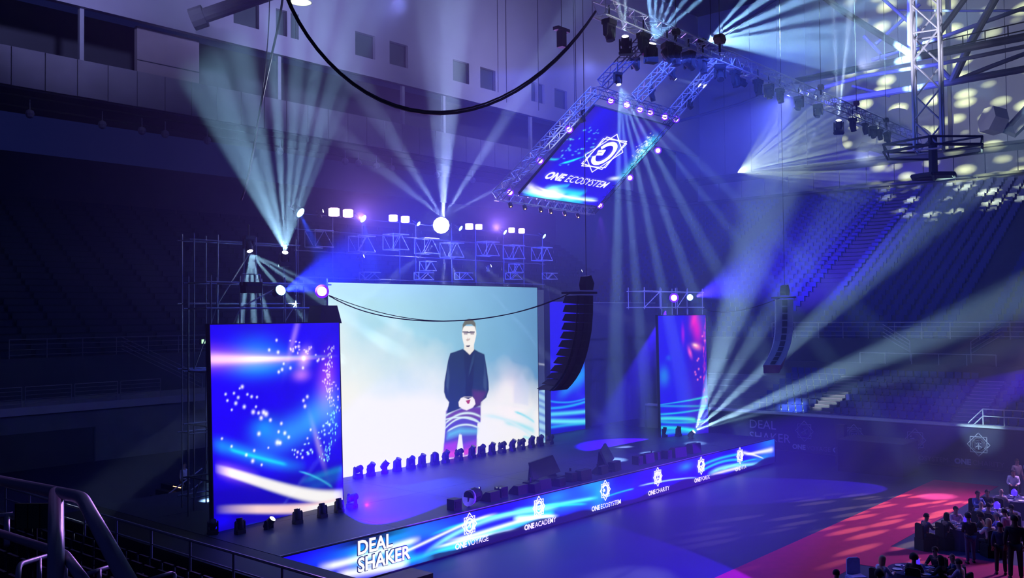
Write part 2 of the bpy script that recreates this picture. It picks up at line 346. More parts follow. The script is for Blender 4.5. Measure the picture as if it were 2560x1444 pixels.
# ---- east side
mb = MB().box((57.4, -12, 0), (57.8, 59, 2.36)); struct(mb, 'wall_east_lower', CONC)
mb = MB().box((57.3, -12, 2.36), (57.9, 59, 2.48)); struct(mb, 'trim_10', STEEL, 'white capping along the top of the rink wall')
mb = MB()
NR = 8
for i in range(NR): mb.box((57.9+i*1.05, -12, 0), (57.9+(i+1)*1.05, 59, 1.75+i*.36))
struct(mb, 'floor_east_lower_stand', CONC)
yA = atx(2085, 1000, 62).y; yB = atx(2455, 985, 63).y
seat = MB().box((-.02, -.21, .22), (.36, .21, .26)).box((.34, -.21, .26), (.39, .21, .66)).box((.12, -.04, 0), (.22, .04, .22))
SEAT = seat.mesh('seat_shell', SEATB)
cnt = 0
for i in range(NR):
    y = yB+1.3 if False else None
    ys = [q for q in np.arange(yB-6.6, yA+5, .52) if abs(q-yB) > .95 and abs(q-yA) > .85]
    for q in ys:
        o = bpy.data.objects.new('stadium_seat', SEAT); C.objects.link(o); o.location = (58.45+i*1.05, q, 1.75+i*.36)
        sec = 'beyond the steps by the stage' if q > yA else ('between the two step flights' if q > yB else 'near side of the gated steps')
        tag(o, f'blue seat, {ordn(i)} row above the banner wall, {sec}', 'seat', f'blue seats, {ordn(i)} row, {sec}'); cnt += 1
for nm, yc in (('flight near the stage', yA), ('flight by the banquet tables', yB)):
    t = thing('stair_flight', 'grey steps with pale nosings through the blue seats, '+nm, 'stairs', (57.9, yc, 1.7))
    for i in range(NR*2-1):
        MB().box((i*.525, -.75, 0), ((i+1)*.525, .75, .18*(i+1)+.05)).obj('step', CONC, t)
        MB().box((i*.525-.02, -.75, .18*(i+1)+.03), (i*.525+.05, .75, .18*(i+1)+.07)).obj('nosing', BEIGE, t)
# white gate rail at the foot of the near steps
t = thing('gate_rail', 'white tubular gate rail at the foot of the seat steps', 'railing', (57.6, yB-3.6, 2.45))
for q in (0, 1.1, 2.2): MB().tube([V((0, q, 0)), V((0, q, .95))], .035).obj('post', STEEL, t)
for z in (.95, .55): MB().tube([V((0, 0, z)), V((0, 2.2, z)), V((0, 3.0, z-.85))], .035).obj('rail', STEEL, t)
# concourse wall, railings and the upper stand
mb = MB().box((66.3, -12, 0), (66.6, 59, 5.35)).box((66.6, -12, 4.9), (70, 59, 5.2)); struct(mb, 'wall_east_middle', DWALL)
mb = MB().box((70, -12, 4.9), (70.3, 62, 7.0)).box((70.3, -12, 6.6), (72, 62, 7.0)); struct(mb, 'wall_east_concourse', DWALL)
ra = atx(2150, 887, 66.4).y; rb = atx(2490, 889, 66.4).y
bay('railing', (66.4, rb, 0), (66.4, ra, 0), 5.35, .75, 1, 'single bar pale railing on the concourse wall above the blue seats', sub=5, r=.035)
ra = atx(1930, 810, 70.2).y; rb = atx(2560, 807, 70.2).y-3
t = bay('railing', (70.2, rb, 0), (70.2, ra, 0), 7.0, 1.2, 4, 'long four bar pale railing at the foot of the east upper stand', sub=11, r=.04)
for nm, pa, pb in (('near the stage', (2207, 811), (2275, 852)), ('by the wide steps', (2503, 808), (2427, 854))):
    a = atx(*pa, 70.0); b = atx(*pb, 67.4)
    t = thing('stair_rail', 'sloping pale stair rail with bars on the east concourse, '+nm, 'railing', a)
    for k in range(4): MB().tube([V((0, 0, -k*.28)), (b-a)+V((0, 0, -k*.26))], .035).obj('rail', RAILM, t)
    MB().tube([b-a, b-a+V((0, 0, -1.4))], .04).obj('post', RAILM, t)
mb = MB()
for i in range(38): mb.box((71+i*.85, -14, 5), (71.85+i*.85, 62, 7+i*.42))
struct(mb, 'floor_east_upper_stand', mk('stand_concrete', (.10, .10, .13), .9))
mb = MB()
for i in range(36):
    for k in range(70):
        y = -8+k*.95
        if k % 14 in (0, 1): continue
        mb.box((71.5+i*.85, y, 7.03+i*.42), (71.58+i*.85, y+.6, 7.5+i*.42))
tag(mb.obj('seat_rows', mk('navy_seats', (.05, .06, .25), .45)), 'faint blue seat backs in rows on the east upper stand', 'seats', kind='stuff')
struct(MB().box((104.5, -30, 0), (105, 62, 22.8)), 'wall_east_back', DWALL)
par = thing('wall_east_parapet', 'gallery parapet of grey precast panels', None, (106, 0, 23.0), kind='structure')
for k in range(22):
    y0 = -8+k*3.1
    MB().box((-.3, y0+.04, 0), (0, y0+3.06, 2.45)).obj('panel', PARA, par)
struct(MB().box((106, -30, 23), (112, 62, 25.3)).box((103.5, -30, 22.85), (106, 62, 23.1)), 'floor_east_gallery', DWALL)
for i, px in enumerate((2152, 2178, 2230, 2345, 2394, 2448)):
    p = atx(px, 500, 104.6); tag(MB().lathe([(.06, .3), (.25, .2), (.32, 0), (.2, -.25), (.05, -.32)], 10, Matrix.Translation((104.0, p.y, 22.3))).tube([(104, p.y, 22.5), (104, p.y, 22.9)], .03).obj('globe_lamp', mk('pale_globe', (.6, .6, .65), .4)),
        f'pale round lamp hanging under the east gallery, {ordn(i)} from the stage side', 'lamp', 'globe lamps under the east gallery')
ue = thing('wall_east_upper', 'tall ribbed pale wall over the east gallery', None, (106, 0, 26.4), kind='structure')
for k in range(26):
    y0 = -30+k*3.6
    MB().box((.1, y0+.03, 0), (.5, y0+3.57, 22)).obj('panel', WALL, ue)
struct(MB().box((106.5, -30, 25), (107, 62, 48)).box((105.7, -30, 26.2), (106.5, 62, 26.5)), 'wall_east_core', DWALL)
y0 = atx(2360, 300, 105).y
struct(MB().box((104.6, y0-.5, 26.3), (106.1, y0+.5, 48)), 'trim_11', PARA, 'grey pilaster on the east wall behind the roof mast')
struct(MB().box((-6, -12, 47.5), (112, 62, 48)), 'ceiling', mk('roof_deck', (.16, .16, .22), .9))

# ================================================================== ROOF STEEL
def rt(pts, r, label, name='roof_tube', n=10, m=GREYTUBE):
    pts = [V(p) for p in pts]; b = pts[0].copy()
    return tag(MB().tube([p-b for p in pts], r, n).obj(name, m), label, 'roof steel', 'grey steel tubes of the roof')
    
def rtp(x, pairs, r, label): 
    o = rt([atx(px, py, x) for px, py in pairs], r, label); o.location = atx(*pairs[0], x); return o
rtp(62, [(2560+80, 77), (2140, 173), (1990, 203)], .24, 'thick lower roof tube passing behind the mast, top one of three')
rtp(62.6, [(2640, 100), (2348, 160), (2160, 190), (2000, 235)], .13, 'thin roof tube just under the thick tube behind the mast')
rtp(63, [(2640, 158), (2380, 205), (2109, 249), (2040, 262)], .22, 'lower roof tube crossing behind the foot of the mast')
rtp(62, [(2040, -22), (2110, 30), (2282, 138)], .22, 'diagonal roof tube falling toward the mast from the stage side')
rtp(64, [(2640, -5), (2560, 20), (2350, 95), (2180, 150)], .13, 'thin sloping roof tube high beside the mast')
rtp(61.5, [(2425, -20), (2340, 95)], .17, 'short dark diagonal roof tube right beside the mast top')
rtp(63, [(2492, -10), (2430, 100), (2380, 205)], .24, 'thick diagonal roof tube between the upper and lower chords')
rtp(63.4, [(2380, 205), (2480, 165), (2640, 105)], .14, 'roof tube rising from the lower joint beside the mast')
rtp(64, [(2340, 160), (2382, 205)], .16, 'short strut meeting the lower joint beside the mast')
rtp(64, [(2200, -10), (2300, 80)], .12, 'thin diagonal strut at the roof edge over the truss')
rtp(65, [(2300, 10), (2190, 110)], .12, 'thin crossing strut at the roof edge over the truss')
rtp(65, [(2160, 90), (2230, 165), (2300, 120)], .12, 'folded strut under the high roof tube')
rtp(63, [(2280, -10), (2280, 150)], .32, 'vertical dark roof post behind the mast')
rtp(64, [(2130, 215), (2225, 240)], .1, 'short brace between the two lower roof tubes')
rtp(66, [(2640, 26), (2400, 27), (2240, 25)], .08, 'thin level catwalk tube at the top of the roof')
rtp(70, [(1990, 205), (1850, 260), (1600, 330)], .12, 'far hazy roof tube sloping toward the stage')
rtp(70, [(1960, -10), (1700, 160)], .1, 'far hazy roof brace above the lighting truss')
# catwalk rail on the thick tube
t = thing('catwalk_rail', 'thin dark catwalk rail with posts along the thick roof tube', 'railing', atx(2200, 155, 62))
b0 = atx(2200, 155, 62)
for dz in (0, .5): MB().tube([V((0, 0, dz)), atx(2640, 58, 62)-b0+V((0, 0, dz))], .04).obj('rail', BLACK, t)
for k in range(9):
    q = (atx(2640, 58, 62)-b0)*(k/8); MB().tube([q+V((0, 0, -.4)), q+V((0, 0, .5))], .035).obj('post', BLACK, t)
# hexagonal duct bent in a V on the east wall
b0 = atx(2466, 297, 90); t = thing('roof_duct', 'hexagonal grey duct bent in a V before the east wall', 'duct', b0)
MB().tube([V((0, 0, 0)), atx(2500, 306, 91)-b0], 1.25, 6).obj('end_cowl', GREYTUBE, t)
MB().tube([atx(2500, 306, 91)-b0, atx(2530, 325, 92)-b0, atx(2580, 275, 92)-b0, atx(2640, 220, 92)-b0], .75, 6).obj('pipe', GREYTUBE, t)
b0 = atx(2130, 345, 92); t = thing('roof_duct', 'round grey duct end sticking out behind the truss lamps', 'duct', b0)
MB().tube([V((0, 0, 0)), atx(2165, 350, 94)-b0], 1.25, 14).obj('end_cowl', GREYTUBE, t); MB().tube([atx(2165, 350, 94)-b0, atx(2215, 365, 96)-b0], .9, 12).obj('pipe', GREYTUBE, t)
b0 = aty(1855, 372, 58); t = thing('roof_duct', 'long faint round duct in the blue haze under the truss', 'duct', b0)
MB().tube([V((0, 0, 0)), aty(1880, 380, 58)-b0], .65, 12).obj('end_cowl', GREYTUBE, t); MB().tube([aty(1880, 380, 58)-b0, aty(1935, 395, 58)-b0], .4, 12).obj('pipe', GREYTUBE, t)

# ---- lattice masts and trusses
def truss(name, p0, p1, wd, label, m=ALU, bays=None, r=.03, rd=.018, cat='truss', up=V((0, 0, 1)), group=None):
    p0 = V(p0); p1 = V(p1); d = p1-p0; L = d.length; d.normalize(); up = V((1, .2, 0)) if abs(d.z) > .98 else up; s = d.cross(up).normalized(); u = s.cross(d).normalized()
    t = thing(name, label, cat, p0, group); h = wd/2
    cor = [(-h, -h), (h, -h), (h, h), (-h, h)]
    P = lambda k, a: s*cor[k][0]+u*cor[k][1]+d*a
    for k in range(4): MB().tube([P(k, 0), P(k, L)], r, 6).obj('chord', m, t)
    nb = bays or max(2, round(L/(wd*1.05))); st = L/nb
    for k in range(4):
        mb = MB(); k2 = (k+1) % 4
        for i in range(nb):
            a, b = (k, k2) if i % 2 == 0 else (k2, k)
            mb.tube([P(a, i*st), P(b, (i+1)*st)], rd, 4, cap=False)
            if i % 4 == 0: mb.tube([P(k, i*st), P(k2, i*st)], rd, 4, cap=False)
        tag(mb.obj('bracing', m, t), kind='stuff')
    return t
MX = 45.0; mp0 = atx(2322, 345, MX)
truss('roof_mast', mp0+V((0, 0, -.6)), mp0+V((0, 0, 28)), 1.15, 'tall pale lattice mast hanging from the roof over the hexagon frame', STEEL, r=.07, rd=.04, bays=21)
# hexagon frame under the mast
b0 = atx(2332, 368, MX); t = thing('hexagon_frame', 'black hexagonal lattice frame hanging under the mast', 'frame', b0)
hx = [V((2.35*math.cos(a*math.pi/3+.25), 2.35*math.sin(a*math.pi/3+.25), 0)) for a in range(6)]
for i in range(6):
    for z in (0.12, -.22): MB().tube([hx[i]+V((0, 0, z)), hx[(i+1) % 6]+V((0, 0, z))], .055, 6).obj('ring_bar', BLACK, t)
    MB().tube([hx[i]+V((0, 0, .12)), hx[i]*.97+V((0, 0, -.22))], .04, 5).obj('corner_post', BLACK, t)
    MB().tube([hx[i]+V((0, 0, .12)), V((0, 0, .12))], .05, 5).obj('spoke', BLACK, t)
MB().lathe([(.2, .5), (.2, -1.35)], 8).obj('core_post', BLACK, t)
hy = [V((1.0*math.cos(a*math.pi/3+.25), 1.0*math.sin(a*math.pi/3+.25), -1.35)) for a in range(6)]
for i in range(6): MB().tube([hy[i], hy[(i+1) % 6]], .1, 6).obj('lower_ring_bar', BLACK, t)
for i in range(3): MB().tube([hy[i], hy[i+3]], .09, 6).obj('lower_spoke', BLACK, t)

UP = (rig(1240, 490)-rig(1490, 225)).normalized()          # along the tilted rig, downwards
T0 = rig(1497, 18); T1 = rig(2292, 350)
NRM = V((0, -.62, -.785))
truss('lighting_truss', T0, T1, .62, 'long aluminium lighting truss sloping over the hall with moving heads', bays=74, r=.035, rd=.02)
cA, cB, cC, cD = V((31.7, 28.5, 14.45)), V((40.0, 28.5, 14.35)), V((32.3, 23.3, 18.6)), V((39.2, 23.6, 18.3))
cA = rig(1243, 490); cB = rig(1480, 528); cC = rig(1490, 228); cD = rig(1688, 288)
truss('roof_screen_truss', cA, cC, .42, 'aluminium truss along the west edge of the roof screen', bays=20, up=NRM)
truss('roof_screen_truss', cA, cB, .36, 'thin truss along the low edge of the roof screen', bays=22, r=.02, rd=.013)
truss('roof_screen_truss', cD, cB, .3, 'thin black truss along the east edge of the roof screen', bays=16, r=.015, rd=.01, m=BLACK, up=NRM)
truss('roof_screen_truss', cC, cD, .36, 'dim truss along the high edge of the roof screen', bays=18, r=.02, rd=.013, m=GREYTUBE)
truss('link_truss', cC+V((.2, -.2, .3)), rig(1612, 100), .42, 'dim link truss from the roof screen corner up to the long truss', up=NRM, m=GREYTUBE)
truss('link_truss', rig(1592, 245), rig(1692, 140), .42, 'middle link truss between the roof screen and the long truss', up=NRM)
truss('link_truss', rig(1676, 292), rig(1792, 158), .42, 'link truss from the east roof screen corner to the long truss', up=NRM)
for i, (px, py, mm) in enumerate(((1799, 98, MOTOR), (2052, 218, MOTOR), (2141, 258, MOTOR), (1690, 80, BLACK), (2215, 300, BLACK))):
    p = rig(px, py); p = aty(px, py, p.y-(1.6 if i == 0 else 0)); t = thing('chain_hoist', ['brown hexagonal chain hoist above the long truss', 'red chain hoist over the truss before the roof tubes', 'dull red chain hoist at the low end of the long truss', 'black chain hoist half hidden in the blue beams', 'small black chain hoist near the truss tip'][i], 'hoist', p)
    k = .27 if i == 0 else .2
    MB().prism([(k*math.cos(a*math.pi/3), k*.8*math.sin(a*math.pi/3)) for a in range(6)], -k*.6, k*.6, lambda u, w_, d: V((u, d, w_)), 0).obj('motor_body', mm, t)
    MB().tube([V((0, 0, k*.6)), V((0, 0, 12))], .015, 4).obj('chain', BLACK, t); MB().tube([V((0, 0, -k*.6)), V((0, 0, -k*2))], .05, 5).obj('hook', BLACK, t)

# ================================================================== LED SCREENS
class Screen:
    def __init__(s, O, U, W, Vv, H): s.O, s.U, s.W, s.V, s.H = V(O), V(U).normalized(), W, V(Vv).normalized(), H; s.N = s.U.cross(s.V).normalized()
    def uv(s, px, py):
        r = ray(px, py); t = (s.O-EYE).dot(s.N)/r.dot(s.N); p = EYE+r*t-s.O; return (p.dot(s.U), p.dot(s.V))
    def pt(s, u, v, d=0.): return s.U*u+s.V*v+s.N*d
    def canvas(s, nu, nv):
        s.nu, s.nv = nu, nv; s.u, s.v = np.meshgrid(np.linspace(0, s.W, nu), np.linspace(0, s.H, nv)); s.img = np.zeros((nv, nu, 3)); return s
    def fill(s, c): s.img[:] = c
    def mask(s, m, c, a=1.): m = np.clip(m*a, 0, 1)[..., None]; s.img = s.img*(1-m)+np.array(c)*m
    def addm(s, m, c): s.img += m[..., None]*np.array(c)
    def blob(s, px, py, ru, rv, c, rot=0., add=True, p=1.):
        u0, v0 = s.uv(px, py); a = math.radians(rot); x = (s.u-u0)*math.cos(a)+(s.v-v0)*math.sin(a); y = -(s.u-u0)*math.sin(a)+(s.v-v0)*math.cos(a)
        g = np.exp(-((x/ru)**2+(y/rv)**2)**p)
        s.addm(g, c) if add else s.mask(g, c)
    def stream(s, pts, wd, c, fade=(0, 0), add=True, hard=1., deg=3):
        q = sorted(s.uv(*p) for p in pts); uu = np.array([a for a, _ in q]); vv = np.array([b for _, b in q])
        co = np.polyfit(uu, vv, min(deg, len(q)-1)); f = np.polyval(co, s.u)
        u0, u1 = uu[0], uu[-1]; t = (s.u-u0)/max(u1-u0, 1e-6)
        w_ = wd if not isinstance(wd, (list, tuple)) else np.clip(wd[0]+(wd[1]-wd[0])*t, .005, None)
        g = np.exp(-np.abs((s.v-f)/w_)**(2*hard))
        e = 1/(1+np.exp(-(t-0)/.02))*1/(1+np.exp((t-1)/.02)) if True else 1
        if fade[0]: e = e*np.clip(t/fade[0], 0, 1)
        if fade[1]: e = e*np.clip((1-t)/fade[1], 0, 1)
        s.addm(g*e, c) if add else s.mask(g*e, c)
    def poly(s, pts, c, soft=.02, a=1., mapped=True):
        P = np.array([s.uv(*p) for p in pts] if mapped else pts); d = np.full(s.u.shape, 1e9); ins = np.zeros(s.u.shape, bool)
        sel = (s.u > P[:, 0].min()-4*soft) & (s.u < P[:, 0].max()+4*soft) & (s.v > P[:, 1].min()-4*soft) & (s.v < P[:, 1].max()+4*soft)
        x, y = s.u[sel], s.v[sel]; dd = np.full(x.shape, 1e9); ii = np.zeros(x.shape, bool)
        for i in range(len(P)):
            a0, b0 = P[i], P[(i+1) % len(P)]; e = b0-a0; L = (e@e)+1e-12
            t = np.clip(((x-a0[0])*e[0]+(y-a0[1])*e[1])/L, 0, 1); dd = np.minimum(dd, (x-a0[0]-e[0]*t)**2+(y-a0[1]-e[1]*t)**2)
            cr = ((a0[1] > y) != (b0[1] > y)); xi = (b0[0]-a0[0])*(y-a0[1])/(b0[1]-a0[1]+1e-12)+a0[0]; ii ^= cr & (x < xi)
        sd = np.where(ii, -np.sqrt(dd), np.sqrt(dd)); m = np.zeros(s.u.shape); m[sel] = np.clip(.5-sd/(2*soft), 0, 1); s.mask(m, c, a)
    def dots(s, pts, r, c):
        for px, py in pts: s.blob(px, py, r, r, c)
    def noise(s, k, seed=0, oct=4):
        r = np.random.default_rng(seed); n = np.zeros(s.u.shape); a = 1.
        for o in range(oct):
            nx, ny = max(2, int(s.W*k))+2, max(2, int(s.H*k))+2; g = r.random((ny, nx)); gx = s.u/s.W*(nx-2); gy = s.v/s.H*(ny-2)
            ix, iy = gx.astype(int), gy.astype(int); ix = np.minimum(ix, nx-2); iy = np.minimum(iy, ny-2); fx, fy = gx-ix, gy-iy
            fx = fx*fx*(3-2*fx); fy = fy*fy*(3-2*fy)
            n += a*((g[iy, ix]*(1-fx)+g[iy, ix+1]*fx)*(1-fy)+(g[iy+1, ix]*(1-fx)+g[iy+1, ix+1]*fx)*fy); a *= .5; k *= 2
        return n/(2-2*a)
    def build(s, parent, name='display', d=.0):
        P = [tuple(s.pt(s.u[j, i], s.v[j, i], d)) for j in range(s.nv) for i in range(s.nu)]
        idx = np.arange(s.nu*s.nv).reshape(s.nv, s.nu); F = np.stack([idx[:-1, :-1], idx[:-1, 1:], idx[1:, 1:], idx[1:, :-1]], -1).reshape(-1, 4)
        me = bpy.data.meshes.new(name); me.from_pydata(P, [], F.tolist()); me.materials.append(LED)
        at = me.color_attributes.new('picture', 'FLOAT_COLOR', 'POINT'); col = np.ones((s.nu*s.nv, 4), np.float32); col[:, :3] = np.clip(s.img, 0, 1.15).reshape(-1, 3)
        at.data.foreach_set('color', col.ravel()); o = bpy.data.objects.new(name, me); C.objects.link(o); o.parent = parent; return o
    def back(s, parent, th=.18, rim=.05, m=None):
        f = lambda u, v, d: s.pt(u, v, d)
        mb = MB(); mb.prism([(-rim, -rim), (s.W+rim, -rim), (s.W+rim, s.H+rim), (-rim, s.H+rim)], -.01, -th, f); mb.obj('cabinet', m or BLACK, parent)
        mb = MB()
        for q in (((-rim, -rim), (0, -rim), (0, s.H+rim), (-rim, s.H+rim)), ((s.W, -rim), (s.W+rim, -rim), (s.W+rim, s.H+rim), (s.W, s.H+rim)), ((0, -rim), (s.W, -rim), (s.W, 0), (0, 0)), ((0, s.H), (s.W, s.H), (s.W, s.H+rim), (0, s.H+rim))):
            mb.prism(q, -.01, .03, f)
        mb.obj('rim', m or BLACK, parent)
BLUE = (.010, 0, 1.0); WHT = (1, 1, 1)
def stroke(mb, pts, w_, f, closed=False, d0=.0, d1=.02):
    n = len(pts); rng_ = range(n if closed else n-1)
    for i in rng_:
        a = V(pts[i]); b = V(pts[(i+1) % n]); e = (b-a); L = e.length
        if L < 1e-6: continue
        e /= L; nn = V((-e.y, e.x))*w_/2; a2 = a-e*w_*.35; b2 = b+e*w_*.35
        mb.prism([tuple(a2-nn), tuple(b2-nn), tuple(b2+nn), tuple(a2+nn)], d0, d1, f)
def circ(cx, cy, r, a0=0, a1=360, n=24, sy=1.):
    return [(cx+r*math.cos(math.radians(a0+(a1-a0)*i/n)), cy+r*sy*math.sin(math.radians(a0+(a1-a0)*i/n))) for i in range(n+1)]
def emblem(kind, R, w_, f, mat, parent, ring=.15):
    """square, turned square and triangles round a heavy ring with a small sign in it"""
    mb = MB(); a = R*.66
    if kind != 'roof': stroke(mb, [(-a, -a), (a, -a), (a, a), (-a, a)], w_, f, True)
    if kind != 'roof': stroke(mb, [(0, -R), (R*.9, 0), (0, R), (-R*.9, 0)], w_, f, True)
    if kind == 'roof':
        for an in (41, 50, 14): stroke(mb, [(R*math.cos(math.radians(an+90*k)), R*math.sin(math.radians(an+90*k))) for k in range(4)], w_, f, True)
    mb.obj('emblem_star', mat, parent)
    mb = MB(); rr = R*.46; hw = R*ring
    full = kind not in ('ecosystem', 'roof')
    stroke(mb, circ(0, 0, rr, -150 if not full else 0, 150 if not full else 360, 26, 1.12), hw, f)
    if not full: stroke(mb, [(-rr*.9, rr*.1), (-rr*.3, rr*.25), (-rr*.2, -.05*R), (-rr*.75, -rr*.2)], hw*.7, f)
    if kind == 'academy':
        stroke(mb, [(0, -rr*.5), (-rr*.45, -rr*.35), (-rr*.5, rr*.35), (0, rr*.15), (rr*.5, rr*.35), (rr*.45, -rr*.35), (0, -rr*.5), (0, rr*.1)], hw*.35, f)
        stroke(mb, [(-rr*.6, rr*.62), (0, rr*.8), (rr*.6, rr*.62)], hw*.4, f)
    if kind == 'voyage': stroke(mb, [(-rr*.65, -rr*.35), (0, rr*.05), (rr*.7, rr*.55)], hw*.5, f); stroke(mb, [(-rr*.2, rr*.55), (rr*.15, rr*.1), (rr*.2, -rr*.5)], hw*.4, f)
    if kind == 'charity':
        stroke(mb, [(0, -rr*.9), (0, rr*.2)], hw*.5, f); stroke(mb, circ(0, rr*.35, rr*.38, -20, 200, 12), hw*.6, f); stroke(mb, [(-rr*.5, -rr*.5), (0, -rr*.15), (rr*.5, -rr*.5)], hw*.4, f)
    if kind == 'forex': stroke(mb, [(-rr*.8, -rr*.5), (-rr*.2, 0), (rr*.1, -rr*.4), (rr*.6, rr*.1)], hw*.6, f); stroke(mb, [(-rr*.3, -rr*.75), (rr*.5, -rr*.5)], hw*.6, f)
    if kind == 'vita': stroke(mb, [(0, -rr*.6), (rr*.4, rr*.2), (0, rr*.6), (-rr*.3, rr*.2), (0, -rr*.5)], hw*.45, f)
    mb.obj('emblem_ring', mat, parent)
    mb = MB(); stroke(mb, [(rr*.8, -rr*.55), (rr*1.5, -rr*.95)], hw*.6, f)
    if kind != 'roof': stroke(mb, [(rr*1.2, -rr*.3), (rr*1.35, -rr*.75)], hw*.3, f); mb.obj('emblem_tail', mat, parent)
dgl = None
def lettering(s, x, y, size, f_pt, mat, parent, bold=0., shear=0., name='lettering', th=.02):
    global dgl
    cu = bpy.data.curves.new('t', 'FONT'); cu.body = s; cu.size = size; cu.offset = bold; cu.shear = shear; cu.extrude = 0; cu.resolution_u = 3
    o = bpy.data.objects.new('t', cu); C.objects.link(o); bpy.context.view_layer.update()
    me0 = bpy.data.meshes.new_from_object(o.evaluated_get(bpy.context.evaluated_depsgraph_get()))
    vs = [f_pt(x+v.co.x, y+v.co.y, th) for v in me0.vertices]; fs = [tuple(p.vertices) for p in me0.polygons]; xm = max(v.co.x for v in me0.vertices)
    C.objects.unlink(o); bpy.data.objects.remove(o); bpy.data.meshes.remove(me0)
    MB().add(vs, fs).obj(name, mat, parent); return x+xm
def mixed(a, b, x, y, size, f, mat, parent, shear=.0, boldk=.035):
    x2 = lettering(a, x, y, size, f, mat, parent, bold=size*boldk, shear=shear)
    return lettering(b, x2+size*.16, y, size, f, mat, parent, bold=size*.004, shear=shear)

# ---- stage body
SX0, SX1, SY0, SY1, SZ = 17.3, 52.35, 24.9, 37.6, 1.5
st = thing('stage', 'wide low stage with a dark deck', 'stage', (SX0, SY0, 0))
mb = MB()
MB().box((.05, .1, 0), (SX1-SX0-.05, SY1-SY0-.05, SZ-.1)).obj('skirt', CLOTH, st)
nx_ = 7
for i in range(nx_):
    a = (SX1-SX0)/nx_*i; b = (SX1-SX0)/nx_*(i+1)
    for j in range(3):
        c = (SY1-SY0)/3*j; d = (SY1-SY0)/3*(j+1)
        MB().box((a+.008, c+.008, SZ-.1), (b-.008, d-.008, SZ)).obj('deck_panel', DECK, st)
MB().box((0, -.03, SZ-.06), (SX1-SX0, 0, SZ+.015)).obj('edge_strip', ALU, st)
# black platform beside the stage corner
t = thing('side_platform', 'black draped platform running out from the stage corner past the floor screen', 'platform', (15.4, 11, 0))
MB().box((0, 0, 0), (1.85, 26, 1.42)).obj('drape', CLOTH, t); MB().box((-.02, -.02, 1.42), (1.87, 26, 1.5)).obj('top_board', BLACK, t)

# ---- main screen
mp = aty(820, 706, 34.7)
MS = Screen((26.75, 34.7, 1.5), (1, 0, 0), 42.0-26.75, (0, 0, 1), 9.12).canvas(520, 330)
s = MS; s.fill((.30, .62, .98))
uu, vv = s.u/s.W, s.v/s.H; n1 = s.noise(.5, 3)
top = np.stack([.20+.38*(1-uu)**1.3, .52+.40*(1-uu), .90+.08*(1-uu)], -1); top = top*(1-.35*uu[..., None]**2)
wm = np.clip(1.25*(1.05-vv)-.62*uu-.15+.35*(n1-.5), 0, 1)*1.6; wm = np.clip(wm+np.clip(1.1-vv*2.6, 0, 1)*1.0, 0, 1)**.8
s.img = top*(.92+.16*n1[..., None]); s.mask(wm, (1.02, 1.02, .99))
z8 = lambda L: [(780+a/2.674, 680+b/2.674) for a, b in L]
s.blob(*z8([(1325, 800)])[0], 1.0, 1.3, (.25, .05, .1)); s.blob(*z8([(1300, 830)])[0], .7, .9, WHT, add=False)
s.poly(z8([(1340, 900), (1345, 760), (1400, 680), (1450, 760), (1440, 900)]), (.62, .72, .98), .15, .45)
# streams of light low on the picture
for k, (pts, wd, c) in enumerate([([(1130, 890), (1300, 880), (1480, 920)], .10, WHT), ([(1270, 1000), (1380, 1020), (1480, 1060)], .16, (.45, .9, .95)), ([(1120, 960), (1300, 990), (1480, 1110)], .12, (.75, .97, 1)), ([(1340, 930), (1420, 960), (1480, 1000)], .08, (.3, .85, .95)), ([(1400, 1100), (1450, 1110), (1480, 1125)], .1, (.5, .95, 1))]):
    s.stream(z8(pts), wd, c, (.2, 0), add=False)
s.poly(z8([(1478, 905), (1478, 1090), (1440, 1000), (1400, 960)]), (.6, .93, 1), .25, .4)
# presenter standing on the picture: trousers, coat, hands, head
s.poly(z8([(893, 930), (890, 1010), (880, 1120), (872, 1236), (955, 1236), (968, 1150), (985, 1075), (1000, 1150), (1015, 1222), (1092, 1205), (1098, 1090), (1102, 1010), (1122, 1000), (1122, 890), (905, 900)]), (.10, .07, .52), .04)
s.poly(z8([(893, 930), (1122, 900), (1122, 985), (1000, 970), (890, 1010)]), (.16, .05, .34), .08)
s.poly(z8([(880, 1150), (968, 1130), (955, 1236), (872, 1236)]), (.42, .05, .72), .12); s.poly(z8([(1000, 1150), (1095, 1120), (1092, 1205), (1015, 1222)]), (.30, .06, .75), .12)
s.poly(z8([(872, 1200), (1000, 1190), (1095, 1160), (1092, 1205), (1015, 1222), (955, 1236), (872, 1236)]), (.85, .08, .62), .1, .8)
for pts, wd in (([(885, 960), (960, 915), (1122, 893)], .07), ([(886, 1010), (980, 950), (1122, 965)], .06), ([(884, 1045), (960, 985), (1110, 1000)], .05), ([(905, 1060), (1000, 1020), (1110, 1040)], .05), ([(884, 985), (980, 970), (1122, 1010)], .04)):
    s.stream(z8(pts), wd, (.80, 1, 1), add=False)
s.poly(z8([(905, 1070), (980, 1040), (1105, 1050), (1100, 1075), (985, 1080), (900, 1110)]), (.15, .75, .95), .15, .7)
s.poly(z8([(978, 1085), (996, 1085), (1010, 1215), (962, 1225)]), (1, 1, 1), .03)
s.poly(z8([(1003, 512), (960, 528), (920, 541), (905, 590), (893, 660), (880, 735), (878, 800), (890, 840), (912, 868), (905, 905), (898, 945), (1000, 905), (1010, 880), (1070, 880), (1080, 905), (1122, 890), (1124, 868), (1160, 838), (1178, 785), (1176, 735), (1165, 650), (1155, 590), (1148, 548), (1110, 532), (1076, 512), (1048, 545)]), (.010, .035, .085), .03)
s.poly(z8([(1012, 520), (1048, 556), (1072, 520), (1082, 600), (1072, 740), (1060, 830), (1020, 830), (1024, 700), (1010, 600)]), (.006, .02, .05), .04)
s.poly(z8([(1080, 545), (1076, 600), (1042, 700), (1050, 640), (1068, 560)]), (.02, .06, .12), .04)
